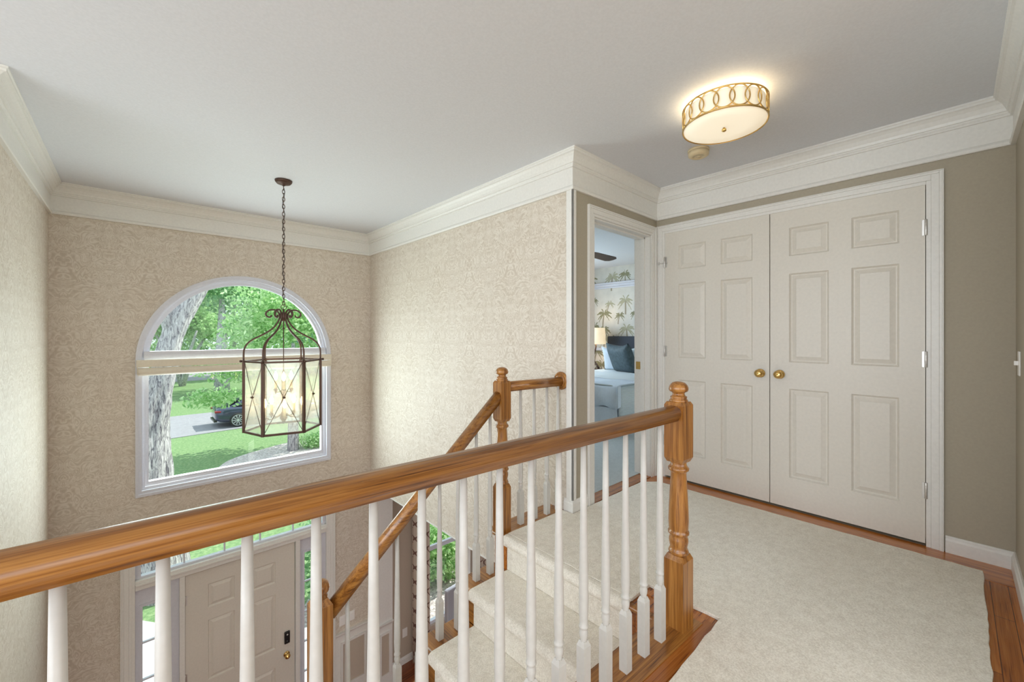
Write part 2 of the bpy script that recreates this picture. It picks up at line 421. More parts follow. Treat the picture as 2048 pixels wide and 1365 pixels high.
# ------------------------------------------------------------------ panelled doors
def panel_slab(w, h, t, cols, rows):
    """front faces -y at y=0, thickness to +t; cols/rows = lists of (a,b)"""
    mb = MB(); xs = sorted({0, w, *[a for c in cols for a in c]}); zs = sorted({0, h, *[a for r in rows for a in r]})
    for i in range(len(xs)-1):
        for j in range(len(zs)-1):
            x0, x1, z0, z1 = xs[i], xs[i+1], zs[j], zs[j+1]
            if (x0, x1) in cols and (z0, z1) in rows:
                rings = [(0, 0), (.003, .005), (.010, .0125), (.015, .0125), (.038, .003), (.041, .0015)]
                q = lambda d, y: [(x0+d, y, z0+d), (x1-d, y, z0+d), (x1-d, y, z1-d), (x0+d, y, z1-d)]
                for (d0, y0), (d1, y1) in zip(rings, rings[1:]):
                    mb.add(q(d0, y0)+q(d1, y1), [(k, (k+1) % 4, 4+(k+1) % 4, 4+k) for k in range(4)])
                mb.add(q(*rings[-1]), [(0, 1, 2, 3)])
            else: mb.add([(x0, 0, z0), (x1, 0, z0), (x1, 0, z1), (x0, 0, z1)], [(0, 1, 2, 3)])
    mb.add([(0, 0, 0), (w, 0, 0), (w, 0, h), (0, 0, h), (0, t, 0), (w, t, 0), (w, t, h), (0, t, h)], [(4, 7, 6, 5), (0, 4, 5, 1), (1, 5, 6, 2), (2, 6, 7, 3), (3, 7, 4, 0)])
    return mb
def knob(parent, x, z, r=.027, flute=True, label=None):
    mb = MB().lathe([(.030, 0), (.031, -.004), (.026, -.008), (.012, -.012), (.010, -.024), (.018, -.028), (r, -.038), (r*1.02, -.048), (r*.8, -.058), (.010, -.062), (.0, -.062)][::1], x, 0, z, 24, axis='y')
    return mb.build('door_knob', M['brass'], parent)
def hinge(parent, x, z):
    mb = MB().lathe([(.006, -.045), (.0065, -.044), (.0065, .044), (.006, .045)], x, -.008, z, 10).box(x-.016, x+.016, -.003, -.0005, z-.044, z+.044)
    for k in (-.027, -.009, .009, .027): mb.lathe([(.0072, k-.001), (.0072, k+.001)], x, -.008, z, 10)
    return mb.build('hinge', M['steel'], parent)
dw = .768
rows = [(.205, .81), (.99, 1.595), (1.715, 1.908)]
cols = [(.113, .330), (.443, .660)]
def closet_door(name, ytop, hinge_x, knob_x):
    o = panel_slab(dw, 2.026, .035, cols, rows).build(name, M['door'], fixn=False)
    o.location = (XC-.004, ytop, .018); o.rotation_euler = (0, 0, -PI/2); tag(o, kind='structure')
    knob(o, knob_x, .905)
    for z in (.30, 1.04, 1.785): hinge(o, hinge_x, z)
    return o
d1 = closet_door('door_1', 1.655, -.003, .712)
d2 = closet_door('door_2', .882, dw+.003, .058)
MB().box(-.05, .02, -.012, -.004, 1.775, 1.783).box(-.055, -.045, -.02, -.004, 1.768, 1.79).build('flip_latch', M['steel'], d1)

# front door unit, sidelights, transom
FD0, FDT = .369, -1.075
mb = MB()
yj0, yj1 = YF-.004, YF+.12
mb.box(-.0125, .02, yj0, yj1, F1, -.561).box(1.64, 1.669, yj0, yj1, F1, -.561).box(.0205, 1.6395, yj0+.001, yj1, -.60, -.562)
mb.box(.325, FD0-.003, yj0-.006, yj1, F1, -1.07).box(1.316, 1.36, yj0-.006, yj1, F1, -1.07).box(.0205, 1.6395, yj0-.007, yj1-.001, -1.0695, -.985).box(.021, 1.639, yj0-.02, yj0-.0072, -1.03, -1.01)
struct('trim_9', mb, M['white'], bevel=.003)
casing('trim_10', 'y', -.0, 1.66, -.60, YF, -1, .075, F1)
d3 = panel_slab(.941, 2.025, .045, [(.173, .390), (.540, .755)], [(.21, .745), (.945, 1.53), (1.65, 1.878)]).build('door_3', M['door'], fixn=False)
d3.location = (FD0, YF+.018, F1+.012); tag(d3, kind='structure')
knob(d3, .862, .835)
MB().box(.838, .892, -.022, -.001, .955, 1.085).build('smart_lock', M['black'], d3, bevel=.008)
MB().lathe([(.009, 0), (.009, -.003), (0, -.003)], .865, -.022, 1.055, 16, axis='y').build('lock_button', M['steel'], d3)
MB().lathe([(.012, 0), (.012, -.004), (0, -.004)], .865, -.022, .985, 16, axis='y').build('keypad', M['black'], d3)
for z in (.30, 1.05, 1.79): hinge(d3, -.002, z)
def light_window(name, x0, x1, z0, z1, fx0, fx1, fz0, fz1, vm=(), hm=(), y=YF+.03):
    mb = MB()
    mb.box(fx0, x0, y, y+.045, fz0, fz1).box(x1, fx1, y, y+.045, fz0, fz1).box(x0, x1, y, y+.045, fz0, z0).box(x0, x1, y, y+.045, z1, fz1)
    for a, b, c, d in ((x0-.022, x0, z0-.022, z1+.022), (x1, x1+.022, z0-.022, z1+.022)): mb.box(a, b, y-.008, y, c, d)
    mb.box(x0, x1, y-.008, y, z0-.022, z0).box(x0, x1, y-.008, y, z1, z1+.022)
    for v in vm: mb.box(v-.007, v+.007, y+.010, y+.032, z0, z1)
    for h in hm: mb.box(x0, x1, y+.010, y+.032, h-.007, h+.007)
    o = struct(name, mb, M['vinyl'])
    MB().box(x0-.004, x1+.004, y+.019, y+.023, z0-.004, z1+.004).build('pane', M['glass'], o)
    return o
light_window('window_2', .070, .238, -2.85, -1.24, .02, .325, F1+.01, -1.07, (), [-1.24-.335*k for k in range(1, 5)])
light_window('window_3', 1.414, 1.585, -2.85, -1.24, 1.36, 1.64, F1+.01, -1.07, (), [-1.24-.335*k for k in range(1, 5)])
light_window('window_4', .059, 1.605, -.965, -.635, .021, 1.639, -.984, -.601, (.362, .678, .987, 1.302))
# dining window: double hung
light_window('window_5', 3.0, 3.57, -2.78, -1.0, 2.951, 3.619, -2.829, -.951, (), (-1.77,), YF+.03)
struct('trim_11', MB().box(2.95, 3.62, YF+.02, YF+.06, -1.80, -1.74), M['vinyl'])
casing('trim_12', 'y', 2.95, 3.62, -.95, YF, -1, .07, -2.9)

# arched window
w1 = thing('window_1', None, None, (WX, YF, .4), kind='structure')
def ring(ro, ri, y0, y1, zbo, zbi, cz, hw_o=None, hw_i=None):
    """arched band between two outlines"""
    n = 40
    O = [(WX-ro, zbo)]+[(WX-ro*math.cos(PI*i/n), cz+ro*math.sin(PI*i/n)) for i in range(n+1)]+[(WX+ro, zbo)]
    I = [(WX-ri, zbi)]+[(WX-ri*math.cos(PI*i/n), cz+ri*math.sin(PI*i/n)) for i in range(n+1)]+[(WX+ri, zbi)]
    mb = MB(); k = len(O)
    for y in (y0, y1): mb.add([(a, y, b) for a, b in O]+[(a, y, b) for a, b in I], [(i, (i+1) % k, k+(i+1) % k, k+i) for i in range(k)])
    for L in (O, I): mb.add([(a, y0, b) for a, b in L]+[(a, y1, b) for a, b in L], [(i, (i+1) % k, k+(i+1) % k, k+i) for i in range(k)])
    return mb
def wadd(mb, name, m): return mb.build(name, m, w1, world=True)
a = ring(.832, .812, YF-.016, YF+.02, -.246, -.222, ZB); b = ring(.812, .790, YF-.006, YF+.03, -.222, -.195, ZB)
a.add(b.v, b.f); wadd(a, 'casing', M['vinyl'])
a = ring(.7995, .768, YF+.02, YF+.10, -.213, -.170, ZB); b = ring(.768, .742, YF+.038, YF+.09, -.170, -.132, ZB)
a.add(b.v, b.f)
a.box(WX-.775, WX+.775, YF+.0, YF+.10, .965, 1.046).box(WX-.775, WX+.775, YF-.006, YF, 1.005, 1.018)
a.box(.34, 1.0, YF+.012, YF+.03, -.205, -.19)
wadd(a, 'window_frame', M['vinyl'])
a = MB(); k = 40
pts = [(WX-.744, -.13), (WX+.744, -.13)]+[(WX+.744*math.cos(PI*i/k), ZB+.744*math.sin(PI*i/k)) for i in range(k+1)]
a.extrude(pts, lambda p, t: (p[0], YF+.058+.004*t, p[1])); wadd(a, 'pane', M['glass'])
sh = MB().box(WX-.826, WX+.826, YF-.062, YF-.017, .908, .972)
sh.lathe([(.035, -.815), (.035, .815)], WX, YF-.054, .868, 24, axis='x', mi=0)
sh.box(WX-.822, WX-.815, YF-.07, YF-.017, .845, .915).box(WX+.815, WX+.822, YF-.07, YF-.017, .845, .915)
tag(sh.build('roller_shade', M['shade'], bevel=.003), 'rolled-up beige roller shade across the middle of the arched window', 'window shade')

# wainscot in the foyer
cr = [(0, .76), (.012, .76), (.016, .775), (.028, .79), (.034, .80), (.034, .812), (0, .812)]
cr = [(d, z+F1) for d, z in cr]
def wains(mb, u0, u1, to):
    mb.extrude([(u0, F1), (u1, F1), (u1, F1+.77), (u0, F1+.77)], lambda p, t: to(p[0], .006*t, p[1]))
mb = MB().sweep([(1.735, YF), (XM, YF), (XM, 4.72), (XM+.20, 4.72)], cr)
mb.box(1.735, XM, YF-.006, YF, F1, F1+.77).box(XM-.006, XM, 4.72, YF, F1, F1+.77).box(XM, XM+.20, 4.714, 4.72, F1, F1+.77)
mb.box(XM, XM+.20, 4.712, 4.72, F1+.80, -.66)
def pframe(x0, x1, y, z0, z1):
    for a, b, c, d in ((x0, x1, z0, z0+.022), (x0, x1, z1-.022, z1), (x0, x0+.022, z0+.022, z1-.022), (x1-.022, x1, z0+.022, z1-.022)): mb.box(a, b, y-.018, y, c, d)
    mb.box(x0+.022, x1-.022, y-.004, y-.0005, z0+.022, z1-.022, 1)
pframe(1.80, 2.10, YF-.006, F1+.16, F1+.69)
pframe(XM+.03, XM+.17, 4.714, F1+.16, F1+.69)
mb.box(XM-.024, XM-.006, 4.76, 4.88, F1+.16, F1+.182).box(XM-.024, XM-.006, 4.76, 4.88, F1+.668, F1+.69).box(XM-.024, XM-.006, 4.76, 4.782, F1+.18, F1+.67).box(XM-.024, XM-.006, 4.858, 4.88, F1+.18, F1+.67).box(XM-.009, XM-.006, 4.782, 4.858, F1+.18, F1+.67, 1)
mb.sweep([(XM, 4.72), (XM+.2, 4.72)], [(0, -.80), (.03, -.80), (.035, -.775), (.05, -.765), (.05, -.75), (0, -.75)])
struct('trim_13', mb, [M['white'], M['beige']])
struct('baseboard_dining', MB().sweep([(XM+.2, YF), (XBW, YF)], [(d, z+F1) for d, z in bb]), M['white'])
# header casing of the opening
struct('trim_14', MB().box(XM-.004, XM+.115, 2.0, 4.72, -.668, -.655), M['white'])

# ------------------------------------------------------------------ staircase
RUN, RISE, X0 = .25, .213, 1.645
NY, FYR = .86, 1.87
st = thing('staircase', 'oak staircase running down from the carpeted landing towards the foyer', 'stairs', (X0, 1.35, 0))
def sadd(mb, name, m, **kw): return mb.build(name, m, st, world=True, **kw)
for k in range(1, 5):
    xn = X0-RUN*k; z = -RISE*k
    mb = MB().box(xn-.012, xn+RUN+.004, .83, 1.95, z-.028, z); mb.lathe([(.0138, -.559), (.0138, .559)], xn-.012, 1.39, z-.014, 12, axis='y')
    sadd(mb, 'tread', M['oaky'], bevel=.004)
for k in range(0, 5):
    xn = X0-RUN*k; z = -RISE*k
    sadd(MB().box(xn+.005, xn+.02, .831, 1.904, z-RISE+.0005, z-.0285), 'riser', M['oaky'])
sadd(MB().box(X0-.018, X0+.0, .835, 1.96, -.028, -.0002).lathe([(.0138, -.55), (.0138, .56)], X0-.018, 1.395, -.0145, 12, axis='y').box(X0+.0005, XM-.002, 1.9305, 1.96, -.028, -.0002), 'landing_nosing', M['oakx'], bevel=.003)
mb = MB()
poly = [(X0+.02, -.03), (X0+.02, -.45)]+[(X0-RUN*4.0, -RISE*4-.32)]
for k in range(4, 0, -1): poly += [(X0-RUN*k+.005, -RISE*k-.028), (X0-RUN*(k-1)+.005, -RISE*k-.028)]
poly[-1] = (X0+.004, -RISE-.0285)
mb.extrude(poly, lambda p, t: (p[0], 1.905+.02*t, p[1])); sadd(mb, 'stringer', M['oakx'])
mb = MB().extrude([(X0+.02, -.31), (X0+.02, -.42), (X0-RUN*4, -RISE*4-.32), (X0-RUN*4, -RISE*4-.2)], lambda p, t: (p[0], .84+1.04*t, p[1]))
sadd(mb, 'soffit', M['white'])
sadd(MB().box(-.488, X0-RUN*5+.02+RUN, .83, 1.95, -RISE*5-.03, -RISE*5).box(-.488, X0-RUN*4, .84, 1.90, -1.30, -RISE*5-.031), 'platform', M['oakx'])
# fascia under the landing edge with moulded bottom
sadd(MB().box(X0+.021, XM-.002, 1.931, 1.945, -.28, -.03), 'fascia', M['oakx'])

# stair carpet
def rounded(xn, z, back, th=.014, bot=None):
    """profile (x,z) of a carpet wrapping a nosing, then going down the riser"""
    pts = [(back, z+th)]
    n = 7; r = .032
    for i in range(n+1):
        a = PI/2+PI*.75*i/n
        pts.append((xn-.018+r*math.cos(a)-.004, z+th-r+r*math.sin(a)))
    pts.append((xn-.008, z-.055)); pts.append((xn-.010, bot))
    return pts
CY0, CY1 = .985, 1.81
cp = thing('stair_carpet', 'cream carpet wrapped over the stair treads below the landing', 'carpet', (X0, 1.38, 0))
for k in range(1, 5):
    xn = X0-RUN*k; z = -RISE*k
    p = rounded(xn, z, xn+RUN+.003, bot=z-RISE+.015)
    p += [(xn+.004, z-RISE+.015), (xn+.004, z-.03), (xn-.014, z-.029), (xn-.026, z-.014), (xn-.012, z+.001), (xn+RUN+.003, z+.001)]
    ob = MB().extrude(p, lambda q, t: (q[0], CY0+(CY1-CY0)*t, q[1])).build('carpet_step', M['carpet'], cp, world=True, bevel=.004)
# hall carpet: one fitted piece with a cut-out round the newel, wavy cut edges
def wavy(pts, step=.05, amp=.003):
    out = []
    for i in range(len(pts)):
        a, b = Vector(pts[i]), Vector(pts[(i+1) % len(pts)]); n = max(1, int((b-a).length/step)); d = (b-a).normalized(); nn = Vector((-d.y, d.x))
        for k in range(n):
            q = a+(b-a)*k/n
            out.append(tuple(q+nn*(random.uniform(-amp, amp) if k else 0)))
    return out
hc = [(1.645, .985), (1.645, 1.81), (2.13, 1.80), (2.136, 1.715), (3.00, 1.715), (3.11, 1.62), (3.128, -.095), (1.4, -.085), (-2.8, -.10), (-2.8, .62), (1.80, .668), (1.80, .985)]
import bmesh
bm = bmesh.new(); W = wavy(hc)
lo = [bm.verts.new((x, y, .0008)) for x, y in W]; hi = [bm.verts.new((x, y, .015)) for x, y in W]
for i in range(len(W)): bm.faces.new((lo[i], lo[(i+1) % len(W)], hi[(i+1) % len(W)], hi[i]))
bmesh.ops.triangle_fill(bm, use_beauty=True, edges=[e for e in bm.edges if all(abs(v.co.z-.015) < 1e-6 for v in e.verts)], normal=(0, 0, 1))
for f in bm.faces: f.smooth = False
# nosing flap of the landing
me = bpy.data.meshes.new('hall_carpet'); bmesh.ops.recalc_face_normals(bm, faces=bm.faces); bm.to_mesh(me); bm.free(); me.materials.append(M['carpet'])
hcar = bpy.data.objects.new('hall_carpet', me); C.objects.link(hcar)
tag(hcar, 'cream wall-to-wall style carpet on the landing in front of the closet doors', 'carpet')
b = hcar.modifiers.new('Bevel', 'BEVEL'); b.width = .005; b.segments = 2; b.limit_method = 'ANGLE'; b.angle_limit = 1
p = rounded(X0, 0, X0+.0, bot=-RISE+.015)+[(X0+.004, -RISE+.015), (X0+.004, -.03), (X0-.022, -.029), (X0-.033, -.014), (X0-.022, .001), (X0+.0, .001)]
MB().extrude(p, lambda q, t: (q[0]-.001, CY0+(CY1-CY0)*t, q[1])).build('nosing_wrap', M['carpet'], hcar, world=True, bevel=.004)
# shoe board around the guard
# ------------------------------------------------------------------ railings
RP = [(-.022, -.030), (.022, -.030), (.024, -.020), (.031, -.014), (.033, -.004), (.033, .006), (.029, .016), (.020, .024), (.008, .0285), (-.008, .0285), (-.020, .024), (-.029, .016), (-.033, .006), (-.033, -.004), (-.031, -.014), (-.024, -.020)]
def newel(parent, x, y, z, H=1.0, low=0.0, w=.041):
    """square base, turned shaft, square block, ball"""
    mb = MB(); s = H
    mb.frustum(x, y, z-low, w, z+.275, w); mb.frustum(x, y, z+.275, w, z+.295, w*.78)
    prof = [(.030, .290), (.036, .296), (.040, .303), (.037, .312), (.033, .318), (.0345, .33), (.038, .345), (.037, .358), (.033, .368), (.0335, .374), (.041, .378), (.041, .386), (.036, .391), (.038, .40),
            (.0395, .43), (.038, .48), (.035, .54), (.0315, .60), (.030, .625), (.032, .632), (.040, .638), (.041, .646), (.036, .652), (.031, .66), (.031, .69)]
    mb.lathe(prof, x, y, z, 24)
    mb.frustum(x, y, z+.672, w*.8, z+.69, w); mb.frustum(x, y, z+.69, w, z+.905, w); mb.frustum(x, y, z+.905, w, z+.918, w*.82)
    o = mb.build('newel_post', M['oakz'], parent)
    MB().lathe([(.030, .912), (.036, .917), (.037, .924), (.033, .929), (.031, .931), (.033, .934), (.033, .939), (.026, .943), (.023, .950), (.026, .956), (.035, .960), (.0385, .967), (.0380, .976), (.034, .986), (.025, .995), (.012, .9995), (.001, 1.0)], x, y, z, 24).build('finial', M['oakz'], o)
    return o
def baluster(parent, x, y, z0, z1, blk=.20, zref=None):
    mb = MB(); w = .016
    mb.frustum(x, y, z0, w, z0+blk, w); mb.frustum(x, y, z0+blk, w, z0+blk+.016, w*.62)
    b = z0+blk
    prof = [(.0115, b+.010), (.0105, b+.018), (.0135, b+.030), (.0145, b+.040), (.0125, b+.050), (.0120, b+.054), (.0155, b+.058), (.0155, b+.064), (.0125, b+.068), (.0140, b+.085), (.0153, b+.12), (.0148, b+.20), (.0112, z0+(z1-z0)*.72), (.0088, z1)]
    mb.lathe(prof, x, y, 0, 14)
    return mb.build('baluster', M['spindle'], parent)
near = thing('stair_railing', 'long oak handrail with white balusters crossing the foreground', 'railing', (1.65, .773, 0), -math.radians(2.9))
MB().box(-4.4, .115, -.112, -.062, -.0004, .0035).box(.080, .115, -.0618, .21, -.0004, .0035).build('base_border', M['floor'], near)
MB().box(-4.4, .0795, -.0618, .085, -.0004, .007).build('base_rail', M['oakx'], near)
newel(near, 0, 0, .006)
hr = MB().bar((-.030, 0, .882), (-4.3, 0, .882), RP, smooth=True).build('handrail', M['oakx'], near, bevel=0)
for i in range(17):
    baluster(near, -.1365-.1138*i, .004, .007, .854)
far = thing('stair_railing', 'oak handrail descending along the far side of the stairs to lower newel', 'railing', (1.649, FYR, 0))
newel(far, 0, 0, .0005, w=.0385)
MB().box(-.02, XM-1.649-.001, -.058, .088, .0002, .006).build('base_rail', M['oakx'], far)
ex, ey = XM-1.649, -.036
MB().bar((.035, -.002, .880), (ex-.012, ey, .880), RP, smooth=True).build('handrail', M['oakx'], far)
MB().lathe([(.062, 0), (.062, -.006), (.056, -.014), (.048, -.016), (.046, -.012), (.040, -.014), (.030, -.018), (0, -.018)], ex-.0005, ey, .882, 32, axis='x').build('rosette', M['oakz'], far)
for xx in (2.130, 2.025, 1.912, 1.798): baluster(far, xx-1.649, .002+ey*(xx-1.649)/ex, .006, .853)
zr = lambda x: .1965+(x-.883)*.873    # rail centre height along the slope (world x)
MB().bar((-.026, 0, zr(1.612)), (.630-1.649, 0, zr(.630)), RP, smooth=True).build('handrail', M['oakx'], far)
for xx, k in ((1.555, 1), (1.452, 1), (1.324, 2), (1.205, 2), (1.082, 3), (.960, 3), (.838, 4), (.716, 4)):
    baluster(far, xx-1.649, .0, -RISE*k, zr(xx)-.040, blk=.20)
# lower newel at the platform
mb = MB(); x, z = .598-1.649, -.022
mb.frustum(x, 0, -RISE*5, .041, z+.052, .041); mb.frustum(x, 0, z+.052, .041, z+.080, .024)
lo_n = mb.build('newel_post', M['oakz'], far)
MB().lathe([(.020, .075), (.028, .080), (.030, .086), (.022, .092), (.026, .098), (.036, .108), (.0385, .122), (.036, .136), (.028, .148), (.012, .156), (.001, .157)], x, 0, z, 24).build('finial', M['oakz'], lo_n)

# ------------------------------------------------------------------ ceiling drum light
cx, cy = 2.258, .816
dl = thing('ceiling_light', 'round flush drum light with interlaced gold rings above the landing', 'ceiling light', (cx, cy, CE))
R_, zt, zb = .198, -.030, -.132
mb = MB()
for z in (zt, zb): mb.tube([(R_*math.cos(2*PI*i/64), R_*math.sin(2*PI*i/64), z) for i in range(64)], .0038, 6, True)
mb.lathe([(R_+.001, zb-.006), (R_+.001, zb+.004)], n=64, cap=False)
mb.build('rim', M['gold'], dl)
mb = MB(); nr = 18; hh = (zt-zb)/2-.002; zc = (zt+zb)/2
for k in range(nr):
    a0 = 2*PI*k/nr; wa = 2*PI/nr*.68
    pts = []
    for i in range(28):
        t = 2*PI*i/28; a = a0+wa*math.cos(t)*.98; pts.append((R_*math.cos(a), R_*math.sin(a), zc+hh*math.sin(t)))
    mb.tube(pts, .0036, 5, True)
mb.build('fretwork', M['gold'], dl)
MB().lathe([(R_-.012, zb+.006), (R_-.012, zt-.004)], n=64, cap=False).lathe([(R_-.0135, zt-.004), (R_-.0135, zb+.006)], n=64, cap=False).build('drum_shade', M['lit_shade'], dl)
MB().lathe([(R_-.005, zb+.001), (R_-.006, zb-.003), (.12, zb-.007), (.0, zb-.009)], n=64, cap=False).build('diffuser', M['lit_glass'], dl)
MB().lathe([(.006, zb-.004), (.006, zb-.014), (.011, zb-.016), (.011, zb-.026), (.004, zb-.030), (0, zb-.030)], n=20).build('finial', M['brass'], dl)
MB().lathe([(.06, 0), (.06, -.012), (.055, -.016), (.008, -.018), (.006, zb+.01)], n=24).build('canopy', M['gold'], dl)
sd = thing('smoke_detector', 'yellowed round smoke detector on the ceiling beside the drum light', 'smoke detector', (2.737, 1.148, CE))
MB().lathe([(.066, 0), (.066, -.012), (.062, -.014)], n=32).build('base', M['ivory'], sd)
MB().lathe([(.064, -.015), (.062, -.038), (.050, -.046), (.030, -.048), (.030, -.045), (.012, -.045), (.010, -.05), (0, -.05)], n=32).build('cover', M['ivory'], sd)

# ------------------------------------------------------------------ hanging lantern
lx, ly = .879, 3.606
ln = thing('hanging_lantern', 'six-sided bronze lantern with seeded glass hanging on a chain before window', 'lantern', (lx, ly, CH))
HR, TH, zt, zb = .2646, 2.91, -.2064, -.7395
hv = lambda i, z, r=HR: (r*math.cos(TH+i*PI/3), r*math.sin(TH+i*PI/3), z)
sqp = lambda w, h: [(-w, -h), (w, -h), (w, h), (-w, h)]
mb = MB()
for i in range(6):
    for z in (zt, zb):
        mb.bar(hv(i, z), hv(i+1, z), sqp(.006, .007 if z == zt else .008))
    p, q = Vector(hv(i, zb-.008)), Vector(hv(i, zt+.01))
    mb.box(p.x-.0095, p.x+.0095, p.y-.0095, p.y+.0095, p.z, q.z, rot=TH+i*PI/3)
    e = Vector(hv(i, zt+.002, HR+.018)); mb.lathe([(.001, -.01), (.008, -.007), (.010, 0), (.008, .007), (.001, .01)], e.x, e.y, e.z, 10)
mb.build('frame', M['bronze'], ln)
S = [(.2646, -.2), (.2646, -.15), (.261, -.115), (.245, -.078), (.210, -.043), (.165, -.017), (.120, .010), (.075, .045), (.045, .085), (.030, .12), (.028, .145), (.036, .17), (.052, .188), (.075, .192), (.100, .186), (.117, .170), (.120, .152), (.110, .137), (.096, .133), (.085, .140), (.083, .150)]
def smoothpts(P, n=3):
    out = []
    for i in range(len(P)-1):
        p0, p1, p2, p3 = P[max(i-1, 0)], P[i], P[i+1], P[min(i+2, len(P)-1)]
        for k in range(n):
            t = k/n; out.append(tuple(.5*((2*p1[j])+(-p0[j]+p2[j])*t+(2*p0[j]-5*p1[j]+4*p2[j]-p3[j])*t*t+(-p0[j]+3*p1[j]-3*p2[j]+p3[j])*t**3) for j in range(2)))
    return out+[P[-1]]
SP = smoothpts(S)
for i in range(6):
    a = TH+i*PI/3
    MB().tube([(r*math.cos(a), r*math.sin(a), z) for r, z in SP], .0065, 8).build('scroll_arm', M['bronze'], ln)
MB().lathe([(.004, .10), (.016, .108), (.022, .12), (.026, .135), (.026, .165), (.016, .172), (.006, .178), (.006, .20)], n=16).tube([(0, 0, .11), (0, 0, .06)], .004).lathe([(.003, .035), (.008, .04), (.008, .05), (.003, .055)]).tube([(0, 0, .06), (0, 0, -.30)], .0035).build('hub', M['bronze'], ln)
for i in range(6):
    a, b = Vector(hv(i, 0, HR-.004)), Vector(hv(i+1, 0, HR-.004)); n = (a+b).normalized()
    mb = MB().extrude([(0, zb+.01), (1, zb+.01), (1, zt-.006), (0, zt-.006)], lambda p, t: (a+(b-a)*p[0])*(1-.004*t/HR)+Vector((0, 0, p[1])))
    mb.build('glass_panel', M['seeded'], ln)
    o = n*.008; mb = MB()
    za, zz = zb+.02, zt-.012; a2, b2 = a+(b-a)*.04, a+(b-a)*.96
    for (p, q) in (((a2, za), (b2, zz)), ((a2, zz), (b2, za))):
        m_ = (a2+b2)/2; zm = (za+zz)/2
        mb.tube([p[0]+o*.3+Vector((0, 0, p[1])), m_+o+Vector((0, 0, zm)), q[0]+o*.3+Vector((0, 0, q[1]))], .0020, 6)
    c = (a2+b2)/2+o*1.3; mb.lathe([(.001, -.008), (.009, -.006), (.0125, 0), (.009, .006), (.001, .008)], c.x, c.y, (za+zz)/2, 12)
    mb.build('cross_rod', M['bronze'], ln)
# candles: upper tier of three, lower tier of six
mb = MB().lathe([(.004, -.28), (.012, -.30), (.016, -.34), (.014, -.42), (.020, -.46), (.016, -.52), (.010, -.60), (.022, -.64), (.028, -.66), (.016, -.68), (.004, -.70), (.001, -.71)], n=16)
stem = mb.build('candle_stem', M['bronze'], ln)
bulbs = []
for tier, n, r, z, a0 in ((0, 3, .062, -.44, .3), (1, 5, .135, -.64, .75)):
    for k in range(n):
        a = a0+2*PI*k/n; x, y = r*math.cos(a), r*math.sin(a)
        MB().tube([(0, 0, z+.03), (x*.35, y*.35, z-.01), (x*.75, y*.75, z-.02), (x, y, z+.005)], .0045, 6).lathe([(.004, -.03), (.010, -.01), (.017, 0), (.015, .006), (.011, .01)], x, y, z, 12).build('candle_arm', M['bronze'], ln)
        MB().lathe([(.010, .006), (.0105, .075), (.008, .078)], x, y, z, 12).build('candle_sleeve', M['ivory'], ln)
        MB().lathe([(.006, .078), (.012, .092), (.0145, .106), (.012, .122), (.006, .138), (.001, .148)], x, y, z, 12).build('bulb', M['bulb'], ln)
        bulbs.append((lx+x, ly+y, CH+z+.11))
# chain and canopy
mb = MB(); zc = .205
mb.tube([(.020*math.cos(t), 0, .215+.020*math.sin(t)) for t in [2*PI*i/16 for i in range(16)]], .0026, 6, True)
z = .242; k = 0
while z < CE-CH-.03:
    ax = (math.cos(TH+k*PI/2), math.sin(TH+k*PI/2))
    pts = [(ax[0]*.0085*math.cos(t), ax[1]*.0085*math.cos(t), z+.019*math.sin(t)) for t in [2*PI*i/12 for i in range(12)]]
    mb.tube(pts, .0028, 5, True); z += .0295; k += 1
mb.build('chain', M['bronze'], ln)
MB().tube([(.008*math.sin(i*.9), .008*math.cos(i*.9), .2+i*(CE-CH-.22)/40) for i in range(41)], .0022, 5).build('cord', M['black'], ln)
MB().lathe([(.062, CE-CH), (.060, CE-CH-.012), (.048, CE-CH-.026), (.016, CE-CH-.032), (.010, CE-CH-.042), (.001, CE-CH-.043)], n=32).build('canopy', M['bronze'], ln)

# ------------------------------------------------------------------ small fixtures
def plate(name, label, cat, x, z, wd=.07, toggles=1, y=YF):
    o = thing(name, label, cat, (x, y, z))
    MB().box(-wd/2, wd/2, -.005, 0, -.057, .057).build('wall_plate', M['plate'], o, bevel=.002)
    for k in range(toggles):
        u = (k-(toggles-1)/2)*.045
        MB().box(u-.016, u+.016, -.008, -.005, -.032, .032).build('rocker' if 'switch' in name else 'receptacle', M['plate'], o)
plate('light_switch', 'white wall switch plate above the chair rail beside the front door', 'light switch', 1.93, -2.17)
plate('light_switch', 'beige wall plate nearer the front door casing above the chair rail', 'light switch', 1.82, -2.18)
plate('wall_outlet', 'white outlet low on the beige wall left of the patterned curtain', 'outlet', 2.63, -2.72)
so = thing('light_switch', 'white light switch on the right-hand wall by the frame edge', 'light switch', (3.10, YR, 1.06))
MB().box(-.036, .036, 0, .005, -.058, .058).build('wall_plate', M['plate'], so, bevel=.002)
MB().box(-.006, .006, .005, .018, -.008, .012).build('toggle', M['plate'], so)

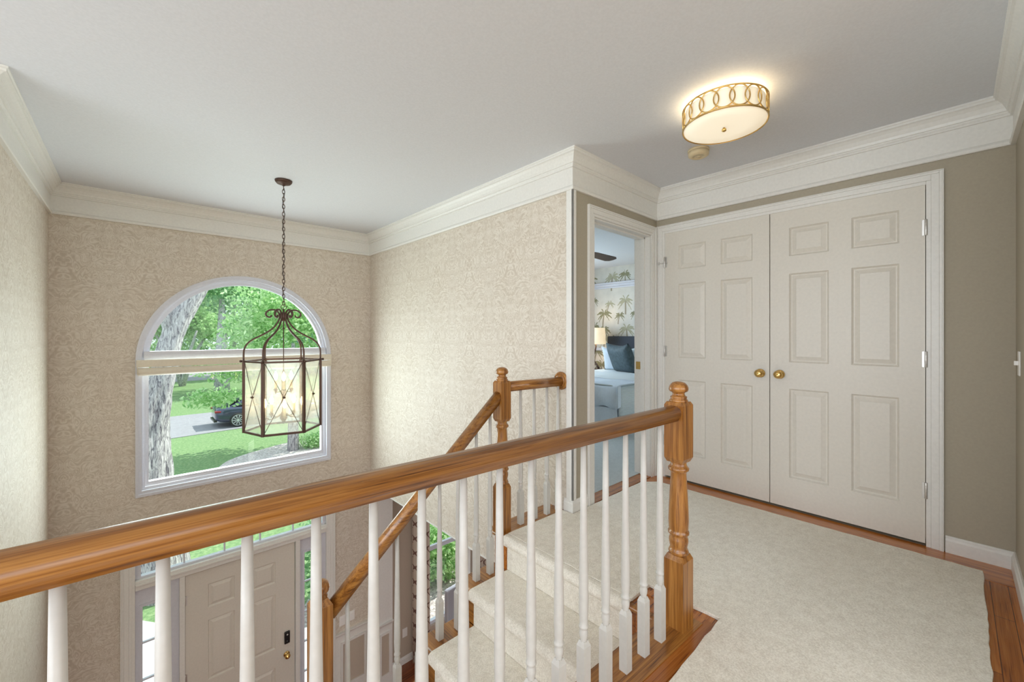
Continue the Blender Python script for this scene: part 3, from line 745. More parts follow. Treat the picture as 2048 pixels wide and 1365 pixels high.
# curtains
def lattice():
    m = mat('lattice_curtain_fabric', (.8, .7, .6), .85); t = NT(m); c = t.n('ShaderNodeTexCoord'); s = t.n('ShaderNodeSeparateXYZ'); t.l(c.outputs['Object'], s.inputs[0])
    z = t.math('SINE', t.math('MULTIPLY', s.outputs[2], 2*PI/.19))
    out = None
    for sg, ph in ((1, 0), (-1, .045)):
        u = t.math('FRACT', t.math('DIVIDE', t.math('ADD', t.math('ADD', s.outputs[0], ph+10), t.math('MULTIPLY', z, .020*sg)), .09))
        l = t.math('LESS_THAN', t.math('ABSOLUTE', t.math('SUBTRACT', u, .5)), .055)
        out = l if out is None else t.math('MAXIMUM', out, l)
    t.l(t.ramp(out, [(0, (.62, .52, .43)), (1, (.20, .11, .085))]), t.b.inputs['Base Color']); return m
M['lattice'] = lattice()
def curtain(x0, x1, label):
    n = 60; mb = MB(); vs = []
    for zi, z in enumerate((F1+.02, -2.2, -1.4, -.85)):
        for i in range(n+1):
            u = i/n; vs.append((x0+(x1-x0)*u, 4.80+.028*math.sin(u*2*PI*4+zi*.25)+.008*math.sin(u*31), z))
    fs = [(r*(n+1)+i, r*(n+1)+i+1, (r+1)*(n+1)+i+1, (r+1)*(n+1)+i) for r in range(3) for i in range(n)]
    mb.add(vs, fs, 0, True); o = mb.build('curtain', M['lattice'])
    s = o.modifiers.new('S', 'SOLIDIFY'); s.thickness = .004
    tag(o, label, 'curtain')
curtain(2.69, 2.93, 'floor-length patterned curtain left of the dining room window')
curtain(3.70, 4.02, 'patterned curtain right of the dining room window, seen under the stair wall')
rod = MB().tube([(2.6, 4.82, -.84), (4.15, 4.82, -.84)], .012, 12)
tag(rod.build('curtain_rod', M['bronze']), 'dark rod the dining room curtains hang from', 'curtain rod')
# dining chair with a grey upholstered back
ch = thing('dining_chair', 'grey upholstered chair back in front of the dining room window', 'chair', (3.30, 4.36, F1), .1)
MB().box(-.24, .24, -.23, .23, .40, .50).build('seat', M['grey'], ch, bevel=.02)
MB().box(-.24, .24, .20, .27, .50, .93).build('backrest', M['grey'], ch, bevel=.02)
for sx in (-1, 1):
    for sy in (-1, 1): MB().frustum(sx*.2, sy*.2, 0, .014, .40, .022).build('leg', M['oakz'], ch)

# ------------------------------------------------------------------ bedroom
struct('trim_15', MB().box(XBW-.05, XBW, YB+.14, YF, 2.105, 2.135).box(XBW-.03, XBW, YB+.14, YF, 2.06, 2.105).box(XBW-.015, XBW, YB+.14, YF, 2.03, 2.06), M['vinyl'], bevel=.006)
struct('trim_16', MB().box(XBW-.025, XBW, YB+.14, YF, .90, .955), M['vinyl'], bevel=.005)
bed = thing('bed', 'bed with dark button-tufted headboard against the palm wallpaper', 'bed', (5.2, 3.45, .012))
bx0, bx1, by0, by1 = 4.10, 6.24, 2.66, 4.20
M['sheet'] = painted('pale_blue_cover', (.62, .70, .78), .85, .2, 40, .03)
M['navy'] = painted('charcoal_headboard', (.045, .055, .075), .8, .2, 150)
def quilt():
    m = mat('quilted_coverlet', (.60, .68, .70), .9); t = NT(m); v = t.coord((1, 1, 1))
    w = t.n('ShaderNodeTexWave', Scale=20, Distortion=.4, _bands_direction='Z'); t.l(v, w.inputs['Vector'])
    t.l(t.ramp(w.outputs[0], [(.2, (.56, .62, .62)), (.6, (.64, .70, .72))]), t.b.inputs['Base Color']); t.bump(w.outputs[0], .5, .006); return m
M['quilt'] = quilt()
MB().box(bx0+.02, bx1, by0+.02, by1-.02, .30, .56).build('mattress', M['sheet'], bed, world=True, bevel=.05)
def skirt(poly, z0, z1, amp, freq, name, m, off=0):
    pts = []
    for (a, b) in zip(poly, poly[1:]):
        a, b = Vector(a), Vector(b); n = max(2, int((b-a).length/.015)); d = (b-a).normalized(); nn = Vector((d.y, -d.x))
        for k in range(n): pts.append((a+(b-a)*k/n, nn, k/n*(b-a).length))
    mb = MB(); R = 4; vs = []
    for r in range(R+1):
        t = r/R
        for q, nn, s in pts:
            w = amp*(1-t)*math.sin(s*freq+.6*math.sin(s*freq*.37)); e = q+nn*(w+off*(1-t)); vs.append((e.x, e.y, z0+(z1-z0)*t))
    n = len(pts); mb.add(vs, [(r*n+i, r*n+i+1, (r+1)*n+i+1, (r+1)*n+i) for r in range(R) for i in range(n-1)], 0, True)
    return mb.build(name, m, bed, world=True)
skirt([(bx1, by0), (bx0, by0), (bx0, by1), (bx1, by1)], .02, .34, .018, 38, 'bed_skirt', M['sheet'])
hb = MB()
hb.box(bx1+.01, bx1+.09, by0-.03, by1+.04, .10, 1.165)
hbo = hb.build('headboard', M['navy'], bed, world=True, bevel=.02)
for i in range(6):
    for j in range(2): MB().lathe([(.018, 0), (.014, -.008), (0, -.010)], bx1+.012, by0+.12+i*.26, .78+j*.20, 12, axis='x').build('button', M['black'], hbo, world=True)
# coverlet hanging over the near side, blanket over the foot
mb = MB(); pr = []
n = 24; vs = []; prof = [(by1+.02, .34), (by1+.025, .50), (by1-.01, .575), (by1-.08, .60), (3.4, .606), (by0+.08, .60), (by0, .575), (by0-.028, .50), (by0-.030, .10)]
for i in range(n+1):
    x = bx0+.02+(bx1-.06-bx0-.02)*i/n
    for k, (y, z) in enumerate(prof): vs.append((x, y+.004*math.sin(x*22+k), z+.004*math.sin(x*9+k*2)))
mb.add(vs, [(i*9+k, i*9+k+1, (i+1)*9+k+1, (i+1)*9+k) for i in range(n) for k in range(8)], 0, True)
o = mb.build('coverlet', M['quilt']); o.modifiers.new('S', 'SOLIDIFY').thickness = .008
tag(o, 'pale quilted coverlet hanging down the near side of the bed', 'bedspread')
mb = MB(); vs = []; m = 40
prof = [(bx0-.035, .35), (bx0-.028, .48), (bx0-.01, .575), (bx0+.06, .606), (bx0+.3, .612), (bx0+.55, .612)]
for j in range(m+1):
    y = by0-.038+(by1-by0+.076)*j/m
    for k, (x, z) in enumerate(prof):
        dz = .006*math.sin(y*14+k)+(.012*math.sin(y*23) if k == 0 else 0); vs.append((x+.012*math.sin(y*18)*(k < 2), y, z+dz))
mb.add(vs, [(j*6+k, j*6+k+1, (j+1)*6+k+1, (j+1)*6+k) for j in range(m) for k in range(5)], 0, True)
for sy, yy in ((-1, by0-.038), (1, by1+.038)):
    q = [(bx0-.03, .35), (bx0-.03, .60), (bx0+.03, .60), (bx0+.03, .36)]
    mb.add([(a, yy, b) for a, b in q], [(0, 1, 2, 3)])
o = mb.build('blanket', M['sheet']); o.modifiers.new('S', 'SOLIDIFY').thickness = .008
tag(o, 'light blue blanket folded over the foot of the bed', 'blanket')
def pillow(name, label, cxyz, w, h, t, rz, rx, m, trim=None):
    n = 14; vs = []; fs = []
    for side in (1, -1):
        for i in range(n+1):
            for j in range(n+1):
                u, v = i/n*2-1, j/n*2-1
                d = ((1-u**4)*(1-v**4))**.5; pin = 1-.07*(1-abs(u)**2)*(abs(v)**3); pin2 = 1-.07*(1-abs(v)**2)*(abs(u)**3)
                vs.append((u*w/2*pin2, side*t/2*d, h/2+v*h/2*pin-.02*(1-u*u)*(v > .5)*(v-.5)*4))
    N = (n+1)**2
    for s_ in (0, 1):
        for i in range(n):
            for j in range(n):
                a = s_*N+i*(n+1)+j; fs.append((a, a+1, a+n+2, a+n+1) if s_ else (a, a+n+1, a+n+2, a+1))
    mb = MB().add(vs, fs, 0, True); o = mb.build(name, m); import bmesh as bmm
    b2 = bmm.new(); b2.from_mesh(o.data); bmm.ops.remove_doubles(b2, verts=b2.verts, dist=1e-5); b2.to_mesh(o.data); b2.free()
    o.location = cxyz; o.rotation_euler = (rx, 0, rz); return tag(o, label, 'pillow')
M['slate'] = painted('slate_velvet', (.06, .09, .105), .7, .2, 25, .25)
M['pale'] = painted('pale_pillow_cotton', (.62, .72, .78), .85)
# slabs face -X: local y is thickness; rotate 90 deg
pillow('pillow', 'white pillow leaning on the headboard behind the slate cushion', (6.10, 3.83, .60), .66, .40, .16, PI/2, -.25, M['pale'])
pillow('pillow', 'white pillow on the right half of the headboard behind cushion', (6.10, 3.10, .60), .66, .40, .16, PI/2, -.25, M['pale'])
pillow('throw_pillow', 'pale blue tasselled cushion just left of the slate cushion', (5.93, 3.82, .60), .46, .42, .14, PI/2+.15, -.3, M['sheet'])
sp = pillow('throw_pillow', 'large slate velvet cushion at the front of the bed pillows', (5.72, 3.52, .60), .56, .50, .18, PI/2-.35, -.38, M['slate'])
ns = thing('nightstand', 'dark wood nightstand beside the bed under the table lamp', 'nightstand', (6.08, 4.50, .012))
MB().box(-.22, .22, -.22, .30, .52, .555).build('top', M['oaky'], ns, bevel=.005)
MB().box(-.20, .20, -.20, .28, .12, .52).build('body', M['oaky'], ns)
MB().box(-.21, -.20, -.17, .25, .33, .50).build('drawer', M['oaky'], ns)
for sx in (-1, 1):
    for sy in (-.18, .26): MB().frustum(sx*.18, sy, 0, .015, .12, .02).build('leg', M['oakz'], ns)
lp = thing('table_lamp', 'lit table lamp with pale drum shade and curved dark base', 'lamp', (6.00, 4.30, .567))
MB().lathe([(.155, .46), (.17, .47), (.155, .745), (.150, .745)], n=32, cap=False).build('lamp_shade', M['lit_lamp'], lp)
mb = MB().box(-.05, .05, -.10, .05, 0, .03).tube([(0, -.06, .03), (0, -.02, .09), (0, .05, .17), (0, .06, .25), (0, .02, .34), (0, .0, .41), (0, 0, .47)], [.02, .016, .014, .014, .014, .012, .01], 10)
mb.build('base', M['bronze'], lp)
fan = thing('ceiling_fan', 'dark-bladed ceiling fan in the bedroom', 'ceiling fan', (3.54, 2.765, 0))
MB().tube([(0, 0, CE), (0, 0, 2.2)], .014, 10).lathe([(.06, 2.36), (.065, CE)], n=20).build('downrod', M['bronze'], fan)
MB().lathe([(.05, 2.22), (.11, 2.20), (.12, 2.14), (.10, 2.09), (.05, 2.07)], n=24).build('motor', M['bronze'], fan)
for k in range(2):
    a = .07+k*PI; c, s = math.cos(a), math.sin(a)
    q = [(.14, -.04), (.30, -.065), (.68, -.075), (.735, -.05), (.745, 0), (.735, .05), (.68, .075), (.30, .065), (.14, .04)]
    MB().extrude(q, lambda p, t: (p[0]*c-p[1]*s, p[0]*s+p[1]*c, 2.10+.008*t-p[1]*.15)).build('blade', M['bronze'], fan)

# ------------------------------------------------------------------ outdoors
def nmat(name, stops, sc=3, rough=.9, bump=.3, detail=6, spec=.2, scale3=(1, 1, 1)):
    m = mat(name, stops[0][1], rough, spec=spec); t = NT(m); v = t.coord(scale3)
    n = t.n('ShaderNodeTexNoise', Scale=sc, Detail=detail, Roughness=.7); t.l(v, n.inputs['Vector'])
    t.l(t.ramp(n.outputs[0], stops), t.b.inputs['Base Color']); t.bump(n.outputs[0], bump, .02); return m
M['grass'] = nmat('lawn', [(.3, (.09, .17, .08)), (.5, (.17, .27, .12)), (.7, (.28, .36, .19))], 14)
M['drive'] = nmat('concrete_drive', [(.3, (.25, .245, .27)), (.7, (.32, .315, .34))], 6)
M['mulch'] = nmat('mulch', [(.35, (.26, .21, .21)), (.5, (.54, .47, .47)), (.65, (.78, .72, .72))], 22, bump=1)
M['walk'] = nmat('pale_walk', [(.3, (.50, .49, .52)), (.7, (.58, .57, .60))], 6)
struct('ground', MB().box(-60, 90, 5.03, 120, GZ-.3, GZ).box(-60, 90, -60, HB-.3, GZ-.3, GZ), M['grass'])
def flat(name, pts, z, m, label=None):
    mb = MB().extrude(pts, lambda p, t: (p[0], p[1], GZ+.001+z*t)); return tag(mb.build(name, m), kind='structure')
flat('driveway', [(-20, 22.6), (1.2, 22.9), (4.0, 23.2), (12, 23.6), (30, 24.5), (30, 30.5), (4, 29.0), (-20, 28.6)], .02, M['drive'])
flat('street', [(-50, 50), (80, 50), (80, 60), (-50, 60)], .02, M['drive'])
flat('porch', [(-2.6, 5.04), (2.0, 5.04), (2.0, 6.5), (1.0, 7.2), (-.3, 9.0), (-2.6, 10.0)], .13, M['walk'])
flat('foundation_bed', [(2.0, 5.04), (7.6, 5.04), (7.8, 8.6), (5.5, 9.4), (3.0, 8.6), (1.9, 7.0)], .04, M['mulch'])
bed_pts = [(2.0, 16.4), (2.5, 17.4), (3.5, 18.1), (5.0, 18.7), (7.5, 18.9), (9.5, 17.5), (9.8, 14.5), (8, 12.2), (5.0, 12.0), (3.0, 13.4), (2.1, 15)]
flat('mulch_bed', [tuple(p) for p in smoothpts(bed_pts+[bed_pts[0]], 4)[:-1]], .05, M['mulch'])

def leaves(centers, radii, n, size, m, name, parent=None, world=False, shell=.55, flat=.0):
    """a crown of separate leaf blades, all in one mesh"""
    cs = np.array(centers); rs = np.array(radii); k = rng.integers(0, len(cs), n) if len(cs) > 1 else np.zeros(n, int)
    if len(cs) > 1:
        w = (rs.prod(1))**.67; k = rng.choice(len(cs), n, p=w/w.sum())
    d = rng.normal(size=(n, 3)); d /= np.linalg.norm(d, axis=1)[:, None]
    rr = shell+(1-shell)*rng.random(n)**.7
    clump = rng.normal(size=(n, 3))*.06
    p = cs[k]+d*rr[:, None]*rs[k]+clump*rs[k]
    u = rng.normal(size=(n, 3)); u /= np.linalg.norm(u, axis=1)[:, None]
    v = np.cross(u, rng.normal(size=(n, 3))); v /= np.linalg.norm(v, axis=1)[:, None]
    s = (size*(.6+.8*rng.random(n)))[:, None]
    V = np.empty((n, 4, 3)); V[:, 0] = p-u*s; V[:, 1] = p+v*s*.5; V[:, 2] = p+u*s; V[:, 3] = p-v*s*.5
    me = bpy.data.meshes.new(name); me.vertices.add(4*n); me.vertices.foreach_set('co', V.reshape(-1))
    me.loops.add(4*n); me.loops.foreach_set('vertex_index', np.arange(4*n, dtype=np.int32))
    me.polygons.add(n); me.polygons.foreach_set('loop_start', np.arange(0, 4*n, 4, dtype=np.int32)); 
    me.update(calc_edges=True); me.materials.append(m)
    o = bpy.data.objects.new(name, me); C.objects.link(o)
    if parent is not None:
        o.parent = parent
        if world: o.matrix_parent_inverse = gm(parent).inverted()
    return o
def leafmat(name, a, b, c, trans=.5):
    m = bpy.data.materials.new(name); m.use_nodes = True; t = m.node_tree; t.nodes.clear(); N = t.nodes.new; L = t.links.new
    o = N('ShaderNodeOutputMaterial'); mx = N('ShaderNodeMixShader'); d = N('ShaderNodeBsdfDiffuse'); tr = N('ShaderNodeBsdfTranslucent')
    g = N('ShaderNodeNewGeometry'); r = N('ShaderNodeValToRGB'); e = r.color_ramp.elements
    e[0].color = (*a, 1); e[1].color = (*c, 1); x = e.new(.5); x.color = (*b, 1)
    L(g.outputs['Random Per Island'], r.inputs[0]); L(r.outputs[0], d.inputs[0]); L(r.outputs[0], tr.inputs[0])
    mx.inputs[0].default_value = trans; L(d.outputs[0], mx.inputs[1]); L(tr.outputs[0], mx.inputs[2]); L(mx.outputs[0], o.inputs[0]); return m
M['leafA'] = leafmat('leaf_bright', (.24, .46, .18), (.46, .68, .32), (.70, .84, .55))
M['leafB'] = leafmat('leaf_mid', (.18, .38, .18), (.34, .56, .30), (.56, .72, .48))
M['leafC'] = leafmat('leaf_blue', (.12, .30, .24), (.22, .46, .40), (.46, .68, .62))
def barkm():
    m = mat('ridged_bark', (.5, .45, .45), .9, spec=.1); t = NT(m)
    v = t.coord((11, 11, 1.9)); n = t.n('ShaderNodeTexNoise', Scale=2.6, Detail=7, Roughness=.7, Distortion=1.1); t.l(v, n.inputs['Vector'])
    t.l(t.ramp(n.outputs[0], [(.36, (.10, .09, .12)), (.45, (.42, .39, .43)), (.55, (.80, .76, .78))]), t.b.inputs['Base Color']); t.bump(n.outputs[0], 1.0, .06); return m
M['bark'] = barkm()
# big trunk close to the house
tk = thing('tree', 'massive rough-barked tree leaning right just outside the arched window', 'tree', (.30, 9.5, GZ))
def gnarl(path, rad, name, parent, n=28, seg=70, amp=.09):
    P = smoothv(path, rad, seg); mb = MB(); vs = []
    for k, (p, r) in enumerate(P):
        for i in range(n):
            a = 2*PI*i/n
            rr = r*(1+amp*math.sin(a*3+k*.13)+amp*.7*math.sin(a*7-k*.21)+random.uniform(-.035, .035))
            vs.append((p.x+rr*math.cos(a), p.y+rr*math.sin(a), p.z))
    mb.add(vs, [(k*n+i, k*n+(i+1) % n, (k+1)*n+(i+1) % n, (k+1)*n+i) for k in range(len(P)-1) for i in range(n)], 0, True)
    return mb.build(name, M['bark'], parent, world=True, fixn=False)
def smoothv(path, rad, seg):
    out = []; N = len(path)
    for s in range(seg+1):
        f = s/seg*(N-1); i = min(int(f), N-2); t = f-i; t2 = t*t*(3-2*t)*.5+t*.5
        a, b = Vector(path[i]), Vector(path[i+1]); out.append((a.lerp(b, t2), rad[i]*(1-t)+rad[i+1]*t))
    return out
Yt = 9.5
gnarl([(.33, Yt, GZ-.1), (.36, Yt, -2.2), (.28, Yt, -1.35), (.22, Yt, -.5), (.30, Yt, .1), (.40, Yt, .45), (.46, Yt, .8), (.54, Yt, 1.15), (.63, Yt, 1.5), (.78, Yt, 1.85), (.93, Yt, 2.15), (1.35, Yt, 2.9), (1.9, Yt, 3.9)],
      [.46, .33, .25, .24, .21, .185, .17, .16, .19, .18, .145, .15, .13], 'trunk', tk)
gnarl([(.52, Yt, 1.30), (.42, Yt-.04, 1.60), (.36, Yt-.06, 1.86), (.34, Yt-.06, 1.93)], [.13, .11, .085, .03], 'branch_stub', tk, n=16, seg=14)
gnarl([(1.7, Yt, 3.5), (2.6, Yt+.6, 4.8), (3.0, Yt+1, 6.5)], [.13, .10, .05], 'branch', tk, n=12, seg=14)
leaves([(1.8, 10, 6.3), (3.6, 10.5, 6.8), (.2, 10.5, 6.9), (1.6, 12.5, 7.0)], [(2.0, 1.8, 1.3)]*4, 7000, .09, M['leafA'], 'foliage', tk, True, .2)
# small tree in the mulch bed
def tree(name, label, x, y, h, crown, crad, n, size, m, tr=.12, stems=1, lean=0, group=None, shell=.35):
    t = thing(name, label, 'tree', (x, y, GZ), group=group)
    for s in range(stems):
        a = 2*PI*s/max(stems, 1)+.4; sp = .0 if stems == 1 else h*.35
        P = [(0, 0, -.05), (math.cos(a)*sp*.3+lean*.2, math.sin(a)*sp*.3, h*.35), (math.cos(a)*sp+lean, math.sin(a)*sp, h*.8)]
        MB().tube([Vector(p) for p in P], [tr*1.3, tr, tr*.4], 10).build('trunk', M['bark'], t)
    leaves(crown, crad, n, size, m, 'foliage', t, False, shell)
    return t
tree('tree', 'slim tree rising from the mulch bed below the lantern', 4.55, 17.3, 5.2,
     [(-.8, 1.0, 4.6), (1.2, .2, 4.8), (0, 1.0, 5.8), (-1.7, 1.5, 3.3), (-2.2, 2.0, 2.05), (.6, 1.5, 3.6), (2.4, .5, 3.6), (2.6, 0, 5.4)], [(1.6, 1.5, 1.1), (1.7, 1.5, 1.1), (2.0, 1.8, 1.2), (1.4, 1.2, .7), (1.1, 1.0, .42), (1.4, 1.2, .6), (1.4, 1.2, .9), (1.6, 1.5, 1.2)], 15000, .085, M['leafA'], .16, shell=.15)
tree('tree', 'grey-trunked shade tree standing beyond the driveway', 5.1, 38.5, 9, [(0, 0, 9), (4, 1, 8), (-4, 0, 8.3), (0, 0, 12.5), (3, -1, 5.0)], [(4.5, 4, 2.8), (4, 3.5, 2.5), (3.5, 3.5, 2.5), (5, 4, 3.5), (3, 2.5, 1.2)], 16000, .17, M['leafB'], .42)
tree('tree', 'multi-stemmed small tree near the street beyond the lawn', 3.2, 45.5, 6, [(0, 0, 5.4), (1.8, 0, 5.2), (-2, 0, 5.4), (0, 0, 8)], [(2.2, 2, 1.3), (2, 2, 1.2), (2, 2, 1.3), (3, 3, 2)], 9000, .17, M['leafA'], .17, stems=4)
bgt = [(-9, 62, 16, 'leafB', 'pale green tree behind the big trunk at the left'), (1, 66, 19, 'leafA', 'tall bright tree across the street left of the centre'), (10, 66, 21, 'leafA', 'broad light green tree across the street behind the multi-stemmed one'), (17, 52, 19, 'leafC', 'blue-green evergreen tree behind the lantern chain'),
       (26, 56, 18, 'leafA', 'bright green tree behind the lantern towards the right'), (36, 60, 19, 'leafB', 'green tree at the right end of the tree line'), (48, 60, 19, 'leafB', 'tree at the far right beyond the tree line'), (-22, 64, 17, 'leafB', 'tree at the far left behind the tree line')]
for x, y, h, lm, lb in bgt:
    tree('tree', lb, x, y, h*.7, [(0, 0, h*.62), (-3.5, 0, h*.45), (3.5, 0, h*.45), (0, 0, h*.85), (-2.5, -2, h*.28), (3, -2, h*.28), (-3, -4, 2.2), (1, -4, 2.0), (4, -3.5, 2.3)], [(5, 4, 4), (3.6, 3.5, 3.2), (3.6, 3.5, 3.2), (3.6, 3.5, 3), (3.2, 3, 2.4), (3.2, 3, 2.4), (2.6, 1.5, 2.2), (2.6, 1.5, 2.1), (2.6, 1.5, 2.2)], 17000, .22, M[lm], .35)
# hedge in the bed and foundation shrubs
def bush(label, x, y, r, h, n, m, name='shrub', size=.05):
    t = thing(name, label, 'shrub', (x, y, GZ))
    MB().tube([(0, 0, 0), (.03, 0, h*.4), (0, .02, h*.7)], [.03, .025, .012], 8).build('stem', M['bark'], t)
    leaves([(0, 0, h*.5), (r*.4, 0, h*.45), (-r*.4, .1, h*.45)], [(r*.75, r*.7, h*.5)]*3, n, size, m, 'foliage', t, False, .3)
bush('low rounded shrub in the mulch bed right of the slim tree trunk', 5.55, 17.2, .75, .62, 2600, M['leafA'])
bush('low shrub at the right end of the mulch bed', 6.75, 17.2, .85, .66, 3000, M['leafA'])
bush('shrub furthest right in the mulch bed row', 8.1, 17.3, .8, .66, 2600, M['leafA'])
bush('leafy bush outside the right sidelight of the front door', 2.7, 7.1, .7, 1.75, 5200, M['leafB'], size=.05)
bush('shrub under the dining room window, left of the other', 4.1, 6.4, .6, 1.15, 4200, M['leafA'], size=.045)
bush('shrub under the dining room window, right of the other', 5.3, 6.9, .7, 1.35, 4200, M['leafA'], size=.045)
bush('tall shrub outside behind the dining room window', 6.6, 8.8, 1.1, 2.6, 6000, M['leafA'], size=.06)

# ------------------------------------------------------------------ car
car = thing('car', 'dark sedan parked on the driveway beyond the lantern', 'car', (2.88, 24.5, GZ+.022), math.radians(0))
M['carpaint'] = mat('dark_car_paint', (.035, .045, .085), .22, .3); M['carpaint'].node_tree.nodes['Principled BSDF'].inputs['Coat Weight'].default_value = .8
M['carglass'] = mat('car_glass', (.05, .07, .08), .05, 0, .8)
M['tyre'] = mat('tyre_rubber', (.02, .02, .02), .8)
M['alloy'] = mat('alloy_rim', (.75, .76, .78), .3, .6)
M['taillight'] = mat('red_lens', (.28, .03, .04), .25)
def loft(secs, n=None, mi=0):
    mb = MB(); k = len(secs[0]); vs = [p for s in secs for p in s]
    fs = [(i*k+j, i*k+(j+1) % k, (i+1)*k+(j+1) % k, (i+1)*k+j) for i in range(len(secs)-1) for j in range(k)]
    fs += [tuple(range(k))[::-1], tuple((len(secs)-1)*k+j for j in range(k))]
    return mb.add(vs, fs, mi, True)
secs = []
for x, w, zb_, zt_ in [(0, .62, .42, .80), (.05, .78, .30, .93), (.25, .87, .22, .98), (.9, .92, .20, .97), (1.8, .93, .19, .95), (3.2, .92, .19, .93), (3.9, .90, .20, .88), (4.4, .85, .22, .78), (4.7, .74, .28, .68), (4.78, .60, .38, .60)]:
    zm = (zb_+zt_)/2
    secs.append([(x, -w*.86, zb_), (x, -w, zb_+.08), (x, -w*1.02, zm), (x, -w*.97, zt_-.10), (x, -w*.86, zt_), (x, 0, zt_+.03), (x, w*.86, zt_), (x, w*.97, zt_-.10), (x, w*1.02, zm), (x, w, zb_+.08), (x, w*.86, zb_)])
loft(secs).build('body', M['carpaint'], car, sub=1)
secs = []
for x, z, w in [(.45, .95, .70), (.75, 1.10, .69), (1.25, 1.34, .64), (1.7, 1.41, .62), (2.3, 1.42, .62), (2.75, 1.34, .64), (3.2, 1.12, .70), (3.5, .95, .72)]:
    secs.append([(x, -.78, .90), (x, -w-.03, (z+.9)/2), (x, -w*.88, z-.03), (x, 0, z), (x, w*.88, z-.03), (x, w+.03, (z+.9)/2), (x, .78, .90)])
loft(secs).build('roof', M['carpaint'], car, sub=1)
for s in (-1, 1):
    q = [(.85, 1.0), (1.35, 1.27), (1.9, 1.33), (1.95, 1.0)]; q2 = [(2.02, 1.0), (1.98, 1.33), (2.45, 1.31), (3.05, 1.05), (3.1, 1.0)]
    for qq in (q, q2): MB().extrude(qq, lambda p, t: (p[0], s*(.765-.18*(p[1]-.98)/.4+.006*t), p[1])).build('side_window', M['carglass'], car)
MB().extrude([(-.55, .98), (.55, .98), (.48, 1.27), (-.48, 1.27)], lambda p, t: (.52+(p[1]-.98)*1.9-.02*t, p[0], p[1]+.045)).build('rear_window', M['carglass'], car)
for s in (-1, 1):
    MB().box(-.02, .22, s*.74-.11, s*.74+.11, .74, .83).build('tail_light', M['taillight'], car, bevel=.02)
for xw in (.88, 3.82):
    for s in (-1, 1):
        w = MB().lathe([(.18, -.11), (.30, -.11), (.33, -.09), (.335, 0), (.33, .09), (.30, .11), (.18, .11)], xw, s*.85, .335, 32, axis='y').build('wheel', M['tyre'], car)
        yy = s*.965
        mb = MB().lathe([(.235, -.01), (.255, 0), (.262, .01), (.262, -.02)], xw, yy, .335, 32, axis='y', cap=False).lathe([(.05, -.02), (.05, .015), (.0, .018)], xw, yy, .335, 16, axis='y')
        for k in range(10):
            a = 2*PI*k/10; d = .10
            for e in (-d, d): mb.tube([(xw+.045*math.cos(a), yy+s*.008, .335+.045*math.sin(a)), (xw+.25*math.cos(a+e), yy+s*.008, .335+.25*math.sin(a+e))], .009, 5)
        mb.build('rim', M['alloy'], w)
        MB().lathe([(.19, -.003), (.19, .003)], xw, s*.955, .335, 24, axis='y').build('hub_shade_disc', M['tyre'], w)  # dark disc standing in for the shade behind the spokes
MB().box(-.03, .10, -.62, .62, .28, .36).build('bumper_trim', M['black'], car)

# ------------------------------------------------------------------ light
def area(name, loc, rot, sx, sy, e, col=(1, 1, 1)):
    l = bpy.data.lights.new(name, 'AREA'); l.shape = 'RECTANGLE'; l.size = sx; l.size_y = sy; l.energy = e; l.color = col
    o = bpy.data.objects.new(name, l); o.location = loc; o.rotation_euler = rot; C.objects.link(o); return o
def point(name, loc, e, r=.03, col=(1, .78, .5)):
    l = bpy.data.lights.new(name, 'POINT'); l.energy = e; l.shadow_soft_size = r; l.color = col
    o = bpy.data.objects.new(name, l); o.location = loc; C.objects.link(o); return o
w = bpy.data.worlds.new('World'); scene.world = w; w.use_nodes = True
bg = w.node_tree.nodes['Background']; bg.inputs[0].default_value = (.78, .88, 1, 1); bg.inputs[1].default_value = 1.6
s = bpy.data.lights.new('sun', 'SUN'); s.energy = 5.5; s.angle = .01; s.color = (1, .95, .86)
so = bpy.data.objects.new('sun', s); C.objects.link(so)
so.rotation_euler = Vector((.66, .05, .75)).to_track_quat('Z', 'Y').to_euler()
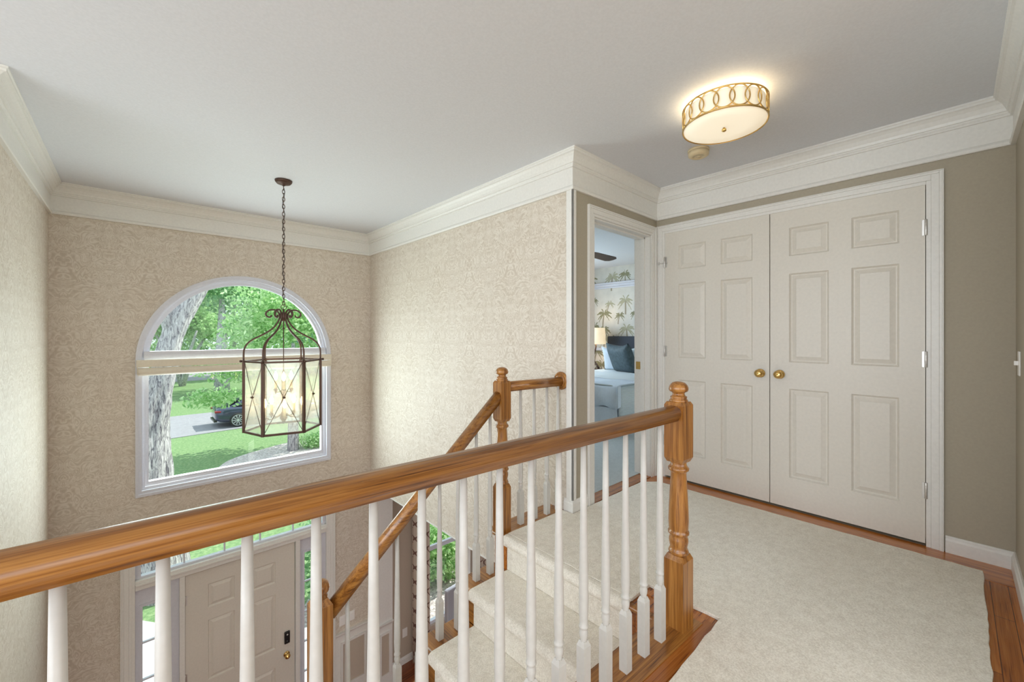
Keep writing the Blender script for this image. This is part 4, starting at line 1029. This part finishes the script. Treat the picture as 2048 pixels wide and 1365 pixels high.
# window daylight, plus added fill from the unseen back, left and lower back
area('fill_light_back', (.1, HB-.02, 1.4), (PI/2+.45, 0, 0), 5.0, 1.75, 62, (1, .95, .86))  # added fill from behind the camera, at an opening made for it
area('fill_light_left', (-3.12, .1, 1.35), (PI/2+.30, 0, -PI/2), 5.4, 1.8, 120, (.90, .95, 1))  # added side fill at the made-up left opening, out of view
area('daylight_arched_window', (WX, YF+.14, .55), (-PI/2, 0, 0), 1.45, 1.7, 58, (.90, .96, 1))
area('daylight_bedroom_window', (4.5, YF+.0, 1.45), (-PI/2, 0, 0), 1.8, 1.4, 40, (.70, .85, 1))
area('daylight_dining_window', (3.285, YF+.0, -1.9), (-PI/2, 0, 0), .6, 1.8, 14, (.9, .96, 1))
area('fill_light_lower_back', (0, HB+.02, -1.6), (PI/2+.1, 0, 0), 5.0, 2.2, 190, (1, .97, .92))  # added fill for the foyer, in front of a solid wall
for b in bulbs: point('lantern_bulb', b, 1.2, .015)
for k in range(3): a = k*2*PI/3; point('drum_bulb', (cx+.09*math.cos(a), cy+.09*math.sin(a), CE-.055), .9, .02, (1, .80, .52))
point('table_lamp_bulb', (6.00, 4.30, .567+.6), 3, .03)

# ------------------------------------------------------------------ camera
cam = bpy.data.cameras.new('camera'); co = bpy.data.objects.new('camera', cam); C.objects.link(co); scene.camera = co
cam.sensor_width = 36; cam.lens = 820.6/2048*36; cam.shift_y = -13.5/2048; cam.clip_start = .02; cam.clip_end = 400
co.location = (0, 0, CH); co.rotation_euler = (PI/2, 0, -math.atan(760/820.6))
vs = scene.view_settings
scene.display_settings.display_device = 'sRGB'
vs.view_transform = 'Standard'; vs.look = 'None'; vs.gamma = 1; vs.exposure = .2
try: vs.use_curve_mapping = False
except Exception: pass
scene.cycles.use_denoising = True
scene.cycles.max_bounces = 12; scene.cycles.diffuse_bounces = 6; scene.cycles.transparent_max_bounces = 24
scene.cycles.sample_clamp_indirect = 6; scene.cycles.caustics_reflective = False; scene.cycles.caustics_refractive = False

# repeats share a group
for o in list(scene.objects):
    if o.parent is None and 'label' in o:
        k = o.name.split('.')[0]; L = o['label']
        if k == 'tree' and ('street' in L or 'tree line' in L or 'behind the' in L) and 'mulch' not in L: o['group'] = 'trees across the street'
        elif k == 'shrub': o['group'] = 'shrubs in the mulch bed' if 'mulch' in L else 'shrubs against the house'
        elif k == 'pillow': o['group'] = 'white pillows at the headboard'
        elif k == 'throw_pillow': o['group'] = 'cushions on the bed'
        elif k == 'curtain': o['group'] = 'patterned dining room curtains'
        elif k == 'stair_railing': o['group'] = 'oak railings round the stairwell'
        elif k == 'light_switch' and 'chair rail' in L: o['group'] = 'wall plates above the foyer chair rail'
